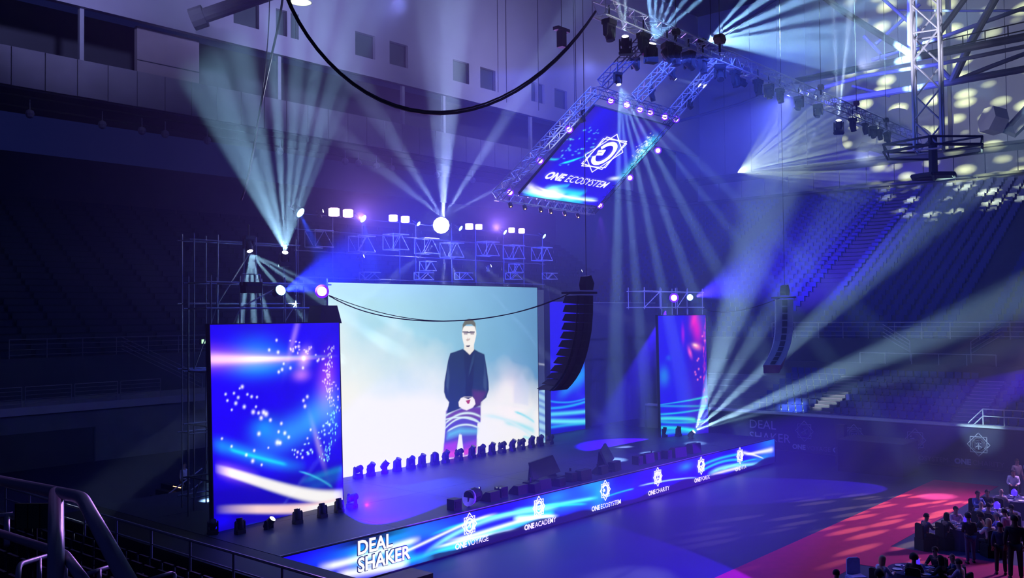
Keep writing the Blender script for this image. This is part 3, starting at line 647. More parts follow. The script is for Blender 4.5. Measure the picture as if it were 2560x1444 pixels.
s.poly(z8([(905, 610), (915, 700), (905, 800), (893, 760), (898, 680)]), (.04, .09, .17), .06); s.poly(z8([(1150, 620), (1165, 740), (1160, 800), (1140, 760)]), (.035, .08, .16), .06)
s.poly(z8([(1070, 790), (1160, 800), (1130, 860), (1122, 890), (1075, 900)]), (.12, .03, .16), .12, .8)
s.poly(z8([(1012, 485), (1078, 485), (1078, 520), (1050, 552), (1012, 515)]), (.98, .93, .86), .03)
s.poly(z8([(1002, 360), (1090, 360), (1094, 415), (1086, 455), (1076, 490), (1052, 505), (1030, 503), (1010, 480), (1001, 440), (998, 410)]), (1.05, 1.02, .97), .03)
s.poly(z8([(1000, 392), (1003, 350), (1018, 322), (1045, 311), (1072, 318), (1088, 340), (1091, 390), (1084, 365), (1062, 348), (1028, 350), (1008, 368)]), (.16, .17, .09), .03)
s.poly(z8([(1001, 395), (1040, 395), (1045, 403), (1050, 395), (1084, 396), (1082, 405), (1053, 407), (1040, 407), (1001, 402)]), (.02, .03, .05), .012)
for a, b in ((1007, 400), (1051, 400)): s.poly(z8([(a, b), (a+30, b), (a+28, b+17), (a+5, b+17)]), (.30, .24, .28), .02, .8)
s.poly(z8([(1036, 430), (1040, 452), (1030, 458)]), (.6, .5, .45), .015, .6); s.poly(z8([(1022, 450), (1034, 462), (1052, 452), (1054, 440)]), (.55, .4, .36), .012, .7); s.poly(z8([(1024, 490), (1054, 488), (1046, 500), (1030, 500)]), (.05, .04, .05), .015)
s.poly(z8([(975, 868), (990, 842), (1010, 833), (1068, 833), (1082, 850), (1088, 880), (1068, 905), (1030, 922), (1005, 915), (978, 896)]), (1.05, 1.0, .98), .03)
s.poly(z8([(1008, 836), (1065, 834), (1040, 848)]), (.02, .02, .05), .015); s.poly(z8([(1022, 858), (1056, 850), (1046, 878), (1036, 880)]), (.45, .04, .10), .015)
t = thing('main_screen', 'huge bright screen at the back of the stage showing a presenter in black', 'screen', s.O)
s.build(t, d=.05); s.back(t)
# dimmer end column of the main screen
ES = Screen((42.10, 34.72, 1.5), (1, 0, 0), .56, (0, 0, 1), 9.0).canvas(30, 160); s = ES; s.fill((.035, .05, .14))
s.img[s.v < 3.1] = (.45, .8, 1.0); s.img *= (1+.0*s.u[..., None])
for z0_, c in ((3.0, (.0, .35, .8)), (2.55, (.02, .05, .45)), (2.2, (0, .6, .9)), (1.75, (.0, .10, .5)), (1.3, (.1, .8, 1)), (.8, (.0, .4, .7)), (.4, (.2, .9, 1))):
    s.addm(-np.exp(-((s.v-z0_+s.u*.35)/.12)**2), (.3, .5, .25))
s.img = np.clip(s.img, 0, 1); s.poly([(0, 4.6), (.7, 4.5), (.7, 4.6), (0, 4.7)], (.35, .4, .55), .03, mapped=False)
t = thing('screen_column', 'narrow dim screen column at the east end of the main screen', 'screen', s.O); s.build(t, d=.03); s.back(t, rim=.02)

# ---- wing screen, west
WS = Screen((17.72, 29.42, 1.5), (6.15, .6, 0), 6.18, (-.022, 0, 1), 7.28).canvas(240, 300); s = WS
z7 = lambda L: [(480+a*.4154, 760+b*.4154) for a, b in L]
s.fill((.012, 0, .95)); n1 = s.noise(.6, 5); s.img *= (.75+.5*n1)[..., None]
s.blob(*z7([(400, 300)])[0], .9, .55, (0, .22, .55)); s.blob(*z7([(520, 330)])[0], 1.1, .4, (0, .16, .4)); s.blob(*z7([(350, 360)])[0], .7, .3, (0, .12, .3)); s.blob(*z7([(440, 380)])[0], .9, .25, (0, .10, .3), p=.8)
s.blob(*z7([(590, 760)])[0], 1.3, .5, (.02, .28, .30), 15); s.blob(*z7([(740, 650)])[0], .7, .5, (.02, .25, .2), 45); s.blob(*z7([(440, 740)])[0], .5, .35, (0, .25, .2)); s.blob(*z7([(830, 600)])[0], .5, .8, (.05, .25, .2))
s.blob(*z7([(630, 180)])[0], .12, .9, (.30, .16, .1), -20); s.blob(*z7([(690, 310)])[0], .25, .35, (.75, .4, .1), -30); s.blob(*z7([(820, 450)])[0], .4, .9, (.35, .05, 0), -8); s.blob(*z7([(670, 410)])[0], .35, .2, (.45, .15, .1))
s.blob(*z7([(765, 830)])[0], .12, .9, (.30, .22, 0), 18)
s.stream(z7([(105, 330), (300, 325), (560, 318), (800, 305)]), [.19, .02], (1, .65, .45), (0, .6)); s.stream(z7([(105, 325), (400, 320), (800, 303)]), [.4, .05], (.35, .08, 0), (0, .5)); s.stream(z7([(300, 320), (700, 300), (900, 290)]), .05, (.2, .3, 0), (.2, .5))
r_ = np.random.default_rng(11)
for k in range(70):
    an = r_.uniform(-1.5, 1.4); R = r_.uniform(.9, 1.12); px = 560+300*R*math.cos(an); py = 560+330*R*math.sin(an)
    s.blob(*z7([(px, py)])[0], r_.uniform(.02, .055), r_.uniform(.02, .055), (1, .75, .6) if py < 560 else (.6, 1, .5))
for k in range(150):
    py = r_.uniform(230, 930); px = 845+20*math.sin(py/90)+r_.normal(0, 14)-(max(0, py-700)*.12); s.blob(*z7([(px, py)])[0], .018, .035, (.9, .8, .3) if py < 620 else (.3, 1, .3))
for px, py, q in ((290, 555, 1), (325, 610, 1.3), (275, 590, 1.2), (315, 490, 1.3), (370, 548, 1), (345, 535, .8), (225, 575, .8), (395, 608, .8), (378, 640, 1.6), (440, 640, 1.8), (455, 650, 2), (425, 675, 1.6), (410, 645, 1.2), (250, 630, .7), (265, 530, .8), (402, 550, .8), (215, 537, .8), (300, 500, .6), (480, 686, 1.3), (410, 770, 1.6), (565, 762, 1.5), (588, 786, 1.3), (520, 820, 2.2), (536, 822, 1.6), (545, 705, 1.2), (528, 755, 1.1), (480, 265, 1.2), (533, 277, 1.4), (525, 205, 1), (555, 380, 1.3), (535, 395, 1.2), (605, 370, 1.2), (680, 367, 1.2), (565, 345, 1), (768, 322, 1), (370, 935, 1.5), (380, 872, 1), (332, 900, 1.1), (423, 957, .9), (640, 875, 1), (668, 906, .9), (688, 598, 1.4), (680, 563, 1.2), (703, 540, 1.3), (720, 738, 1), (700, 790, .8), (188, 805, .8), (245, 850, .9), (635, 905, .7), (465, 853, .7), (685, 310, 2)):
    s.blob(*z7([(px, py)])[0], .035*q+.01, .035*q+.01, (1, .95, .7))
s.stream(z7([(120, 840), (300, 880), (560, 950), (700, 960)]), .22, (0, .25, .2), (.1, .4)); s.stream(z7([(240, 870), (350, 900), (565, 950)]), .07, (0, .45, .3))
s.stream(z7([(640, 990), (760, 1030), (850, 1085)]), [.03, .06], (.1, 1, .6), (.2, .1)); s.stream(z7([(640, 1060), (780, 1010), (905, 970)]), .12, (0, .4, .2), (.3, 0)); s.stream(z7([(650, 1110), (780, 1060), (905, 1000)]), .2, (0, .2, .1), (.3, 0))
m = np.clip((z7([(0, 1090)])[0][1]*0+1.85-s.v)*2, 0, 1)*np.clip(1.25-s.v*.3, 0, 1); s.mask(np.clip(m, 0, 1)*.72, (.004, 0, .30))
s.stream(z7([(140, 985), (240, 1010), (400, 1055), (560, 1105), (700, 1130), (905, 1140)]), [.15, .30], (1, .98, .95), (.12, 0), add=False, hard=2.5); s.stream(z7([(140, 985), (250, 1010), (420, 1050)]), [.2, .25], (.6, .2, .3), (.3, .9))
s.stream(z7([(140, 1235), (400, 1225), (700, 1210), (905, 1165)]), [.14, .20], (1, .70, .72), (.30, 0), add=False, hard=2); s.stream(z7([(600, 1222), (760, 1205), (905, 1165)]), .12, (1, 1, .98), (.5, 0), add=False, hard=2)
s.stream(z7([(320, 1335), (430, 1322), (600, 1275), (905, 1220)]), .08, (0, .22, .6), (.2, .3)); s.stream(z7([(320, 1340), (380, 1330), (450, 1318)]), .06, (0, .4, .2), (.3, .3)); s.blob(*z7([(180, 1300)])[0], .5, .25, (0, 0, .5))
t = thing('side_screen', 'tall blue side screen with sparkling lights and a white light trail, before the main screen', 'screen', s.O); s.build(t, d=.02); s.back(t, rim=.04)
t = thing('speaker_box', 'black sloped speaker box on top of the tall side screen', 'speaker', aty(812, 808, 30.4))
MB().prism([(-.55, 0), (.55, 0), (.32, .72), (-.45, .72)], -.4, .4, lambda u, w_, d: V((u, d, w_))).obj('cabinet', SPK, t); MB().cbox((0, -.41, .3), (.6, .02, .45)).obj('grille', BLACK, t)

# ---- rear screen, east of the main one
O_ = V((45.55, 36.7, 1.5)); RS = Screen(O_, (1, 0, 0), 49.3-45.55, (0, 0, 1), 8.35).canvas(90, 200); s = RS
s.fill((.012, 0, .98)); s.blob(1450, 940, .9, .5, (0, .35, .3), 35); s.blob(1420, 965, .9, .35, (0, .3, .2), 30)
for pts, wd, c in (([(1374, 1020), (1420, 1015), (1473, 1000)], .07, (0, .5, .3)), ([(1374, 1035), (1420, 1032), (1473, 1027)], .12, (.1, .8, .3)), ([(1374, 1052), (1420, 1053), (1473, 1052)], .14, (.15, 1, .3)), ([(1374, 1068), (1420, 1062), (1473, 1058)], .08, (0, .5, .2)), ([(1374, 1002), (1420, 1005), (1473, 992)], .05, (0, .4, .2))): s.stream(pts, wd, c)
s.mask(np.clip((.5-s.v)*3, 0, 1)*.6, (0, 0, .3))
t = thing('side_screen', 'blue rear screen with cyan streaks behind the hanging line array', 'screen', s.O); s.build(t, d=.02); s.back(t, rim=.03)

# ---- wing screen, east
a = atz(1652, 1093, 1.5); b = V((52.25, 29.25, 1.5)); U_ = (b-a)
RW = Screen(a, U_, U_.length*1.0, (-.02, .0, 1), 7.4).canvas(110, 220); s = RW
z9 = lambda L: [(1500+x/3.28, 680+y/3.28) for x, y in L]
s.fill((.012, 0, 1.0)); s.mask(np.clip((s.u-1.9)*1.2, 0, 1)*.5, (.05, 0, .45))
s.blob(*z9([(800, 600)])[0], .35, .18, (1, .25, 0), -15); s.blob(*z9([(790, 590)])[0], .18, .08, (.8, .7, .2), -15); s.blob(*z9([(745, 650)])[0], .12, .3, (1, .1, 0), 20); s.blob(*z9([(800, 440)])[0], .35, .9, (.75, .0, 0), 10); s.blob(*z9([(690, 500)])[0], .12, .5, (.35, 0, 0)); s.blob(*z9([(780, 380)])[0], .2, .5, (.5, .02, 0), -25)
for k in range(60):
    py = r_.uniform(370, 1060); s.blob(*z9([(858+14*math.sin(py/200)+max(0, py-500)*.035+r_.normal(0, 5), py)])[0], .03, .1, (.4, .02, 0))
for px, py in ((815, 785), (785, 810), (790, 830), (830, 850), (805, 872), (848, 515), (870, 550), (815, 700), (805, 715)): s.blob(*z9([(px, py)])[0], .06, .06, (1, .2, 0))
s.blob(*z9([(530, 850)])[0], .35, .5, (0, .22, 0)); s.blob(*z9([(570, 700)])[0], .2, .15, (0, .08, 0))
for pts, wd, c in (([(490, 1085), (700, 1050), (900, 1005)], [.015, .07], (0, .6, .1)), ([(490, 1095), (700, 1092), (900, 1085)], .06, (0, .35, 0)), ([(490, 1165), (700, 1140), (900, 1100)], .05, (0, .6, .1)), ([(490, 1200), (640, 1195), (780, 1200)], .1, (.05, .9, 0)), ([(490, 1225), (700, 1225), (900, 1200)], .07, (0, .5, 0)), ([(490, 1275), (650, 1275), (780, 1290)], .1, (0, .85, .1)), ([(490, 1320), (650, 1300), (780, 1300)], .12, (0, .45, 0))): s.stream(z9(pts), wd, c)
t = thing('side_screen', 'tall blue screen with red sparks at the east end of the stage', 'screen', s.O); s.build(t, d=.02); s.back(t, rim=.04)
# black drape between the rear screen and the east screen
t = thing('stage_drape', 'dark pleated drape hanging between the two eastern screens', 'curtain', (49.4, 37.2, 1.5))
mb = MB(); L = 9.5; n = 60
for i in range(n):
    x0 = L*i/n; x1 = L*(i+1)/n; y0 = .12*(i % 2); y1 = .12*((i+1) % 2); mb.add([(x0, y0, 0), (x1, y1, 0), (x1, y1, 8.3), (x0, y0, 8.3), (x0, y0+.05, 0), (x1, y1+.05, 0), (x1, y1+.05, 8.3), (x0, y0+.05, 8.3)], [(0, 1, 2, 3), (5, 4, 7, 6), (3, 2, 6, 7), (0, 4, 5, 1)])
mb.obj('fabric', mk('navy_drape', (.03, .03, .07), .9), t); MB().tube([(-.1, .1, 8.32), (L+.1, .1, 8.32)], .04).obj('top_rail', GALV, t)
t = thing('stage_post', 'black masking flat between the main screen and the rear screen', 'panel', (42.75, 34.9, 1.5))
MB().box((0, 0, 0), (.72, .15, 9.1)).obj('face_board', mk('navy_board', (.02, .025, .05), .6), t); MB().box((.1, .15, 0), (.2, .25, 9.0)).obj('batten', BLACK, t)

# ---- long floor screen along the stage front
FS = Screen((SX0+.05, 24.84, .06), (1, 0, 0), SX1-SX0-.1, (0, 0, 1), SZ-.1).canvas(900, 46); s = FS
s.fill((.010, 0, .98)); n1 = s.noise(.35, 9, 5); s.img *= (.55+.85*n1)[..., None]
zf = lambda L: [(700+a*.27344, 1080+b*.27344) for a, b in L]; zg = lambda L: [(1280+a*.27344, 1040+b*.27344) for a, b in L]
for ctr, ru, rv, c in ((zf([(1060, 920)])[0], 1.2, .3, (0, .35, .3)), (zf([(760, 1080)])[0], 1.2, .2, (0, .3, .2)), (zf([(1400, 900)])[0], 1.2, .3, (0, .15, .1)), (zg([(400, 740)])[0], 1., .3, (0, .3, .1)), (zg([(700, 620)])[0], .7, .35, (0, .3, .1)), (zg([(790, 690)])[0], .5, .9, (0, .35, .1)), (zg([(560, 800)])[0], 2., .2, (0, .25, .1)), (zg([(2350, 240)])[0], 1., .3, (0, .25, .1)), (zg([(1590, 460)])[0], .5, .15, (0, .3, .1)), (zg([(2300, 380)])[0], 1., .25, (0, .35, .1))):
    s.blob(*ctr, ru, rv, c, p=.7)
st_f = [([(330, 1240), (700, 1160), (1000, 1060), (1300, 970)], [.12, .10], WHT, zf), ([(500, 1300), (900, 1250), (1200, 1180)], .14, WHT, zf), ([(700, 1240), (1200, 1070), (1450, 940), (1750, 820), (2000, 740)], [.05, .05], WHT, zf),
        ([(1300, 1120), (1600, 940), (1900, 790), (2300, 720), (2560, 680)], .09, (.3, 1, 1), zf), ([(1250, 1200), (1650, 1020), (2000, 900), (2560, 760)], [.22, .08], (.05, .8, 1), zf), ([(1500, 1000), (1900, 900), (2200, 810), (2560, 770)], .07, WHT, zf), ([(1400, 1060), (1800, 960), (2200, 880)], .05, WHT, zf),
        ([(1350, 950), (1700, 830), (2100, 740), (2560, 640)], .05, (0, .7, 1), zf), ([(900, 1200), (1300, 1150), (1700, 1060)], .16, (0, .6, 1), zf), ([(600, 1200), (900, 1130), (1250, 1050)], .3, (0, .35, .6), zf),
        ([(0, 940), (200, 925), (420, 930)], .09, WHT, zg), ([(0, 860), (250, 830), (500, 790), (800, 740)], .07, (.1, .9, 1), zg), ([(0, 930), (200, 900), (400, 880)], .12, (0, .7, 1), zg), ([(100, 880), (350, 830), (700, 800)], .05, (0, .6, 1), zg), ([(850, 740), (1000, 690), (1120, 660)], .03, (0, .6, 1), zg),
        ([(1150, 640), (1400, 590), (1700, 560)], .03, (.5, .9, 1), zg), ([(1700, 470), (1800, 420), (2000, 360), (2100, 340)], .06, (0, .65, 1), zg), ([(1780, 540), (1900, 480), (2050, 450), (2300, 430)], .10, (.3, 1, 1), zg), ([(1800, 550), (1950, 500), (2100, 470)], .07, WHT, zg), ([(2090, 330), (2200, 350), (2310, 390)], [.09, .02], WHT, zg),
        ([(2130, 350), (2250, 330), (2400, 300)], [.04, .14], WHT, zg), ([(1700, 520), (1850, 440), (2000, 400), (2100, 400)], .06, (0, .7, 1), zg), ([(1900, 500), (2100, 420), (2250, 390)], .04, (0, .6, 1), zg)]
for pts, wd, c, fn in st_f: s.stream(fn(pts), wd, c, (.15, .12))
dark = np.clip((.34+.05*np.sin(s.u*2.1)+.12*np.sin(s.u*.55+1)-s.v)*9, 0, 1)*np.clip((s.u-5)*.6, 0, 1); s.mask(dark, (.004, .002, .05), .96)
m = np.clip((s.v-1.15)*8, 0, 1)*np.clip((6.0-s.u)*.5, 0, 1)*np.clip((s.u-2.0), 0, 1); s.mask(m, (.004, .003, .03), .9)
t = thing('floor_screen', 'long low blue screen along the stage front with white logos and words', 'screen', s.O); s.build(t, d=.0); s.back(t, th=.04, rim=.03)
f_ = lambda u, v, d: FS.pt(u, v, d+.02)
LOG = [('voyage', 'VOYAGE', zf([(1728, 830)])[0], zf([(1595, 1085)])[0]), ('academy', 'ACADEMY', zf([(2362, 665)])[0], zf([(2228, 898)])[0]), ('ecosystem', 'ECOSYSTEM', zg([(848, 655)])[0], zg([(722, 862)])[0]),
       ('charity', 'CHARITY', zg([(1328, 530)])[0], zg([(1240, 716)])[0]), ('forex', 'FOREX', zg([(1725, 430)])[0], zg([(1662, 602)])[0]), ('vita', 'VITA', zg([(2080, 335)])[0], zg([(2036, 493)])[0])]
for kd, word, ce, tx in LOG:
    cu, cv = FS.uv(*ce); tu, tv = FS.uv(*tx)
    emblem(kd, .46, .022, lambda u, v, d, cu=cu, cv=cv: FS.pt(cu+u*.95, .93+v, d+.02), LEDW, t, .13)
    mixed('ONE', word, tu, .14, .30, f_, LEDW, t)
u0, v0 = FS.uv(*zf([(700, 1150)])[0]); u1, v1 = FS.uv(*zf([(705, 1290)])[0])
NAVY = emi('navy_led', (.004, .01, .12), 1.0); f0_ = lambda u, v, d: FS.pt(u, v, .012)
for wd_, uu_, vv_ in (('DEAL', u0, .88), ('SHAKER', u1, .30)):
    lettering(wd_, uu_, vv_, .66, f0_, NAVY, t, bold=.045, name='letter_outline'); lettering(wd_, uu_, vv_, .66, f_, LEDW, t, bold=.018)

# ---- roof screen
O_ = rig(1298, 487); B_ = rig(1496, 514); D_ = rig(1500, 268)
RSN = Screen(O_, (1, 0, 0), (B_-O_).x, V((0, -.79, .79*.79)).normalized()*0+(V((O_.x, D_.y, D_.z))-O_), (V((O_.x, D_.y, D_.z))-O_).length).canvas(230, 220); s = RSN
zr = lambda L: [(1200+a*.26316, 180+b*.26316) for a, b in L]
s.fill((.012, 0, .9)); n1 = s.noise(.5, 21)
s.mask(np.clip(n1*1.4-.2, 0, 1)*np.clip((s.u/s.W)*1.6-.2, 0, 1)*np.clip(s.v/s.H*1.4-.1, 0, 1), (.03, .015, .22)); s.mask(np.clip((s.v/s.H-.8)*4, 0, 1)*np.clip((s.u/s.W-.2)*3, 0, 1), (.03, .02, .16))
s.mask(np.clip((.12-s.u/s.W)*6, 0, 1)*.8, (.03, .01, .2))
for pts, wd, c in (([(440, 1060), (520, 1120), (640, 1160), (800, 1180)], [.16, .2], WHT), ([(380, 1115), (600, 1160), (850, 1190), (1120, 1220)], .12, (.5, 1, 1)), ([(400, 1150), (700, 1200), (1000, 1240)], .14, (0, .7, .6)), ([(600, 1100), (750, 1130), (1000, 1160)], .2, (0, .8, .6)), ([(650, 1100), (720, 1090), (850, 1080)], .12, (0, .5, .3)), ([(520, 1080), (700, 1150), (1130, 1225)], .05, WHT), ([(380, 1130), (700, 1215), (1020, 1260)], .04, (0, .6, .3))): s.stream(zr(pts), wd, c, (.15, .1))
s.blob(*zr([(680, 1140)])[0], .5, .28, (1, 1, .8)); s.blob(*zr([(870, 1190)])[0], .4, .2, (.2, 1, .6))
for px, py, q in ((1600, 720, .5), (1560, 780, .5), (1500, 860, .5), (1440, 920, .45), (1380, 980, .4), (1640, 650, .4)): s.blob(*zr([(px, py)])[0], q, q*.8, (.05, .5, .3)); 
s.blob(*zr([(1280, 1010)])[0], .35, .12, (.9, 1, .6), 10)
for k in range(90):
    tt = r_.uniform(0, 1); s.blob(*zr([(1460+180*tt+r_.normal(0, 22), 870-240*tt+r_.normal(0, 28)-30)])[0], .035, .035, (.8, .8, .3))
for k in range(60):
    px, py = r_.uniform(760, 1130), r_.uniform(560, 860); s.blob(*zr([(px, py-(px-940)*.35)])[0], r_.uniform(.02, .08), r_.uniform(.02, .05), (.1, .55, .3))
for pts in ([(740, 880), (900, 830), (1000, 800)], [(650, 820), (700, 830), (760, 825)], [(780, 860), (860, 850), (960, 810)]): s.stream(zr(pts), .06, (0, .7, .4), (.3, .3))
t = thing('roof_screen', 'blue screen slung under the rig over the stage with a white emblem and words', 'screen', s.O); s.build(t, d=.0)
sg_ = 1 if RSN.N.dot(EYE-RSN.O) > 0 else -1
MB().prism([(0, 0), (RSN.W, 0), (RSN.W, RSN.H), (0, RSN.H)], -.02*sg_, -.14*sg_, lambda u, v, d: RSN.pt(u, v, d)).obj('cabinet', BLACK, t)
sgn = -1 if (RSN.N.dot(EYE-RSN.O) < 0) else 1
eu, ev = RSN.uv(*zr([(1178, 770)])[0]); tu, tv = RSN.uv(*zr([(598, 1000)])[0])
ft = lambda u, v, d: RSN.pt(u, v, sgn*(d+.02))
tu2, tv2 = RSN.uv(*zr([(1215, 1095)])[0])
tb = thing('tmp', 'x', 'x'); xe = mixed('ONE', 'ECOSYSTEM', tu, tv, .62, ft, LEDW, t, shear=.25, boldk=.05); bpy.data.objects.remove(tb)
emblem('roof', 1.25, .04, lambda u, v, d: RSN.pt(eu+u, ev+v, sgn*(d+.02)), LEDW, t, .17)
print('roof text end', xe, 'want', tu2, tv, tv2, 'screen', RSN.W, RSN.H, 'em', eu, ev)

# ---- words on the east wall and the printed banner round the rink wall
t = thing('wall_sign', 'faint pale WELCOME lettering high on the east wall', 'sign', (104.4, 24, 17))
fy = lambda u, v, d: V((-.05-d, -u, v))
MB().box((-.02, -17, -2), (.0, 4.5, 2.2)).obj('sign_board', mk('navy_sign_board', (.03, .03, .10), .8), t)
lettering('WELCOME', -3.3, -.3, 2.3, fy, mk('sign_letters', (.10, .10, .20), .8), t, bold=.03)
BS = lambda u, v, d: V((57.29-d, 30-u, v))
t = thing('banner', 'long navy banner with pale emblems and words along the east rink wall', 'banner', (0, 0, 0))
MB().box((57.3, 5, .05), (57.38, 33, 2.3)).obj('fabric', BANNER, t)
bl = [('voyage', 'VOYAGE', 25.15, 25.98), ('academy', 'ACADEMY', 21.95, 23.3), ('ecosystem', 'ECOSYSTEM', 18.3, 19.6), ('charity', 'CHARITY', 14.84, 16.15), ('forex', 'FOREX', 11.4, 12.6)]
for kd, word, yc, yt in bl:
    emblem(kd, .66, .035, lambda u, v, d, yc=yc: V((57.29-d, yc-u, 1.40+v)), PRINT, t, .14)
    x2 = lettering('ONE', 30-yt, .22, .42, BS, mk('pale_words', (.5, .48, .6), .7), t, bold=.02); lettering(word, x2+.07, .22, .40, BS, mk('dim_words', (.14, .13, .24), .7), t)
lettering('DEAL', 1.0, 1.35, .8, BS, PRINT, t, bold=.0); lettering('SHAKER', 1.0, .55, .8, BS, PRINT, t)

# ================================================================== FIXTURES
CAMV = lambda p: (EYE-V(p)).normalized()
def mhead_meshes():
    b = MB().prism([(-.2, -.15), (.2, -.15), (.22, 0), (.2, .15), (-.2, .15), (-.22, 0)], 0, .15, lambda u, v, d: V((u, v, d))); b.box((-.24, -.03, .02), (.24, .03, .1))
    y = MB()
    for sx in (-1, 1): y.prism([(-.09, .15), (.09, .15), (.07, .5), (0, .56), (-.07, .5)], sx*.17, sx*.225, lambda u, v, d: V((d, u, v)))
    y.box((-.22, -.09, .15), (.22, .09, .2))
    h = MB().lathe([(.07, -.24), (.13, -.2), (.155, -.05), (.155, .08), (.135, .2), (.14, .25)], 12); h.box((-.17, -.06, -.06), (.17, .06, .06))
    l = MB().lathe([(.12, .245), (.1, .262)], 12)
    return b.mesh('base', BLACK), y.mesh('yoke', BLACK), h.mesh('head', BLACK), l
MHC = MB().tube([(0, 0, 0), (0, 0, -.45)], .03).mesh('clamp', BLACK)
MHB, MHY, MHH, _l = mhead_meshes()
LENSM = {k: _l.mesh('lens_'+k, m) for k, m in (('off', LENS0), ('white', LW), ('blue', LB), ('pink', LP), ('violet', LPU), ('star', LSTAR))}
def moving_head(p, aim, hung, label, group, lens='off', k=1., up=None):
    t = thing('moving_head', label, 'stage light', p, group); d = V(aim).normalized()
    yaw = math.atan2(-d.x, d.y); R = Matrix.Rotation(yaw, 3, 'Z')
    if hung: R = R @ Matrix.Rotation(math.pi, 3, 'X')
    t.rotation_euler = R.to_euler(); t.scale = (k, k, k)
    dl = R.transposed() @ d; tilt = math.atan2(dl.y, dl.z)
    link('base', MHB, t); link('yoke', MHY, t)
    if hung: link('clamp', MHC, t)
    h = link('head', MHH, t, Matrix.Translation((0, 0, .40)) @ Matrix.Rotation(-tilt, 4, 'X')); link('lens', LENSM[lens], h); return t
def lamp_head(S, aim, hung, label, group, lens='white', k=1.):
    a = (V(aim).normalized()+CAMV(S)*.6).normalized(); return moving_head(V(S)-a*.262*k+V((0, 0, .4*k if hung else -.4*k)), a, hung, label, group, lens, k)
row = [(895, 1190), (927, 1183), (962, 1178), (993, 1171), (1027, 1167), (1055, 1159), (1087, 1152), (1114, 1147), (1147, 1143), (1180, 1136), (1204, 1132), (1230, 1129), (1255, 1124), (1281, 1120), (1303, 1113), (1329, 1111), (1350, 1106), (1374, 1102)]
for i, (px, py) in enumerate(row):
    x = aty(px, py, 34.0).x
    aim = [(0, -.5, .25), (.2, -.6, .9), (.5, -.6, .9), (.1, -.5, 1), (0, -.6, .6), (.1, -.5, 1)][i % 6]
    if px == 1087: aim = (0, .1, -1)
    if px in (1147, 1255, 1303): aim = (1, -.1, .4)
    moving_head((x, 34.0, 1.5), aim if px < 1370 else aty(1600, 1035, 33)-aty(1372, 1092, 34), False, f'black moving head light, {ordn(i)} from the west in the row before the main screen', 'moving heads before the main screen', 'white' if px in (962, 1374) else 'off', 1.0)
wg = [(532, 1335, 'off'), (600, 1333, 'off'), (681, 1318, 'white'), (744, 1308, 'off'), (806, 1293, 'off'), (848, 1280, 'off')]
for i, (px, py, l) in enumerate(wg):
    p = atz(px, py, 1.5)
    if l == 'white': lamp_head(aty(682, 1295, 28.3), aty(760, 1195, 28)-aty(682, 1295, 28.3), False, 'lit moving head throwing a short beam up the foot of the tall side screen', 'moving heads before the side screen', 'white', .95); continue
    moving_head(p, (0, .2, 1) if i % 3 == 1 else (0, .2, 1) if i % 2 else (-.3, -.6, .8), False, f'dark moving head light, {ordn(i)} from the west at the foot of the tall side screen', 'moving heads before the side screen', l, .82)
moving_head(atz(880, 1268, 1.5), (1, .1, .12), False, 'moving head throwing a thin beam east beside the tall side screen', 'moving heads on the deck', 'white', .95)
for i, (px, py, l) in enumerate(((1660, 1092, 'off'), (1696, 1090, 'off'), (1735, 1091, 'star'))):
    (lamp_head if l == 'star' else moving_head)(S_FLOOR if l == 'star' else atz(px, py, 1.5), (aty(2140, 700, S_FLOOR.y-6)-S_FLOOR) if l == 'star' else (0, -.3, 1), False, ['unlit moving head at the west foot of the east screen', 'unlit moving head at the middle of the east screen foot', 'glaring moving head at the foot of the east screen'][i], 'moving heads at the east screen', l, .95)
# on the long truss: (px, py, lens, aim, size)
D_ = (0, -.2, -1)
tr = [(1523, 55, 'off', D_, 1.5), (1609, 100, 'off', D_, 1.5), (1668, 112, 'off', (.6, -.4, -.8), 1.5), (1688, 140, 'off', D_, 1.5), (1722, 150, 'off', (.8, -.2, -.4), 1.5), (1757, 155, 'off', D_, 1.3), (1758, 118, 'off', D_, 1.0),
      (1800, 172, 'off', (-.4, -.3, -.8), 1.4), (1838, 185, 'off', D_, 1.4), (1895, 200, 'off', D_, 1.4), (1922, 215, 'off', (.4, 0, -1), 1.3), (1950, 230, 'off', D_, 1.3), (1997, 245, 'off', (-.5, 0, -1), 1.3), (2045, 265, 'off', (-.5, 0, -1), 1.3), 
      (2132, 315, 'off', D_, 1.4), (2163, 320, 'off', D_, 1.2), (2182, 330, 'off', (-.3, -.3, -1), 1.3), (2200, 340, 'off', D_, 1.2), (2218, 345, 'off', (.5, -.3, -1), 1.2)]
for i, (px, py, l, aim, k) in enumerate(tr):
    q = rig(px, py); y0 = T0.y; tz = T0.z-.33
    x = EYE.x+ray(px, py).x*(y0/ray(px, py).y); p = V((x, y0, tz))
    moving_head(p, aim, True, f'{"lit" if l != "off" else "black"} moving head hanging from the long truss, {ordn(i)} from its upper end', 'moving heads on the long truss', l, k*.85)
lamp_head(S_T3, (1, -.1, .2), False, 'glaring moving head on top of the long truss beside the brown hoist', 'moving heads on the long truss', 'star', .8)
lamp_head(S_T1, (-.05, 0, 1), False, 'lit moving head throwing two pale beams up at the upper end of the long truss', 'moving heads on the long truss', 'star', 1.1)
lamp_head(S_T2, (.3, -.1, 1), False, 'glaring moving head throwing a blue fan up through the long truss', 'moving heads on the long truss', 'star', 1.2)
lamp_head(S_T4, (.1, 0, 1), False, 'glaring moving head throwing pale beams up near the low end of the truss', 'moving heads on the long truss', 'star', 1.2)
lamp_head(rig(1865, 213), (1, 0, -.15), True, 'lit moving head throwing a thin beam toward the mast', 'moving heads on the long truss', 'white', 1.0)
lamp_head(S_RIG, (.4, 0, -1), True, 'glaring moving head over the roof screen throwing a fan down', 'moving heads on the link trusses', 'star', .8)
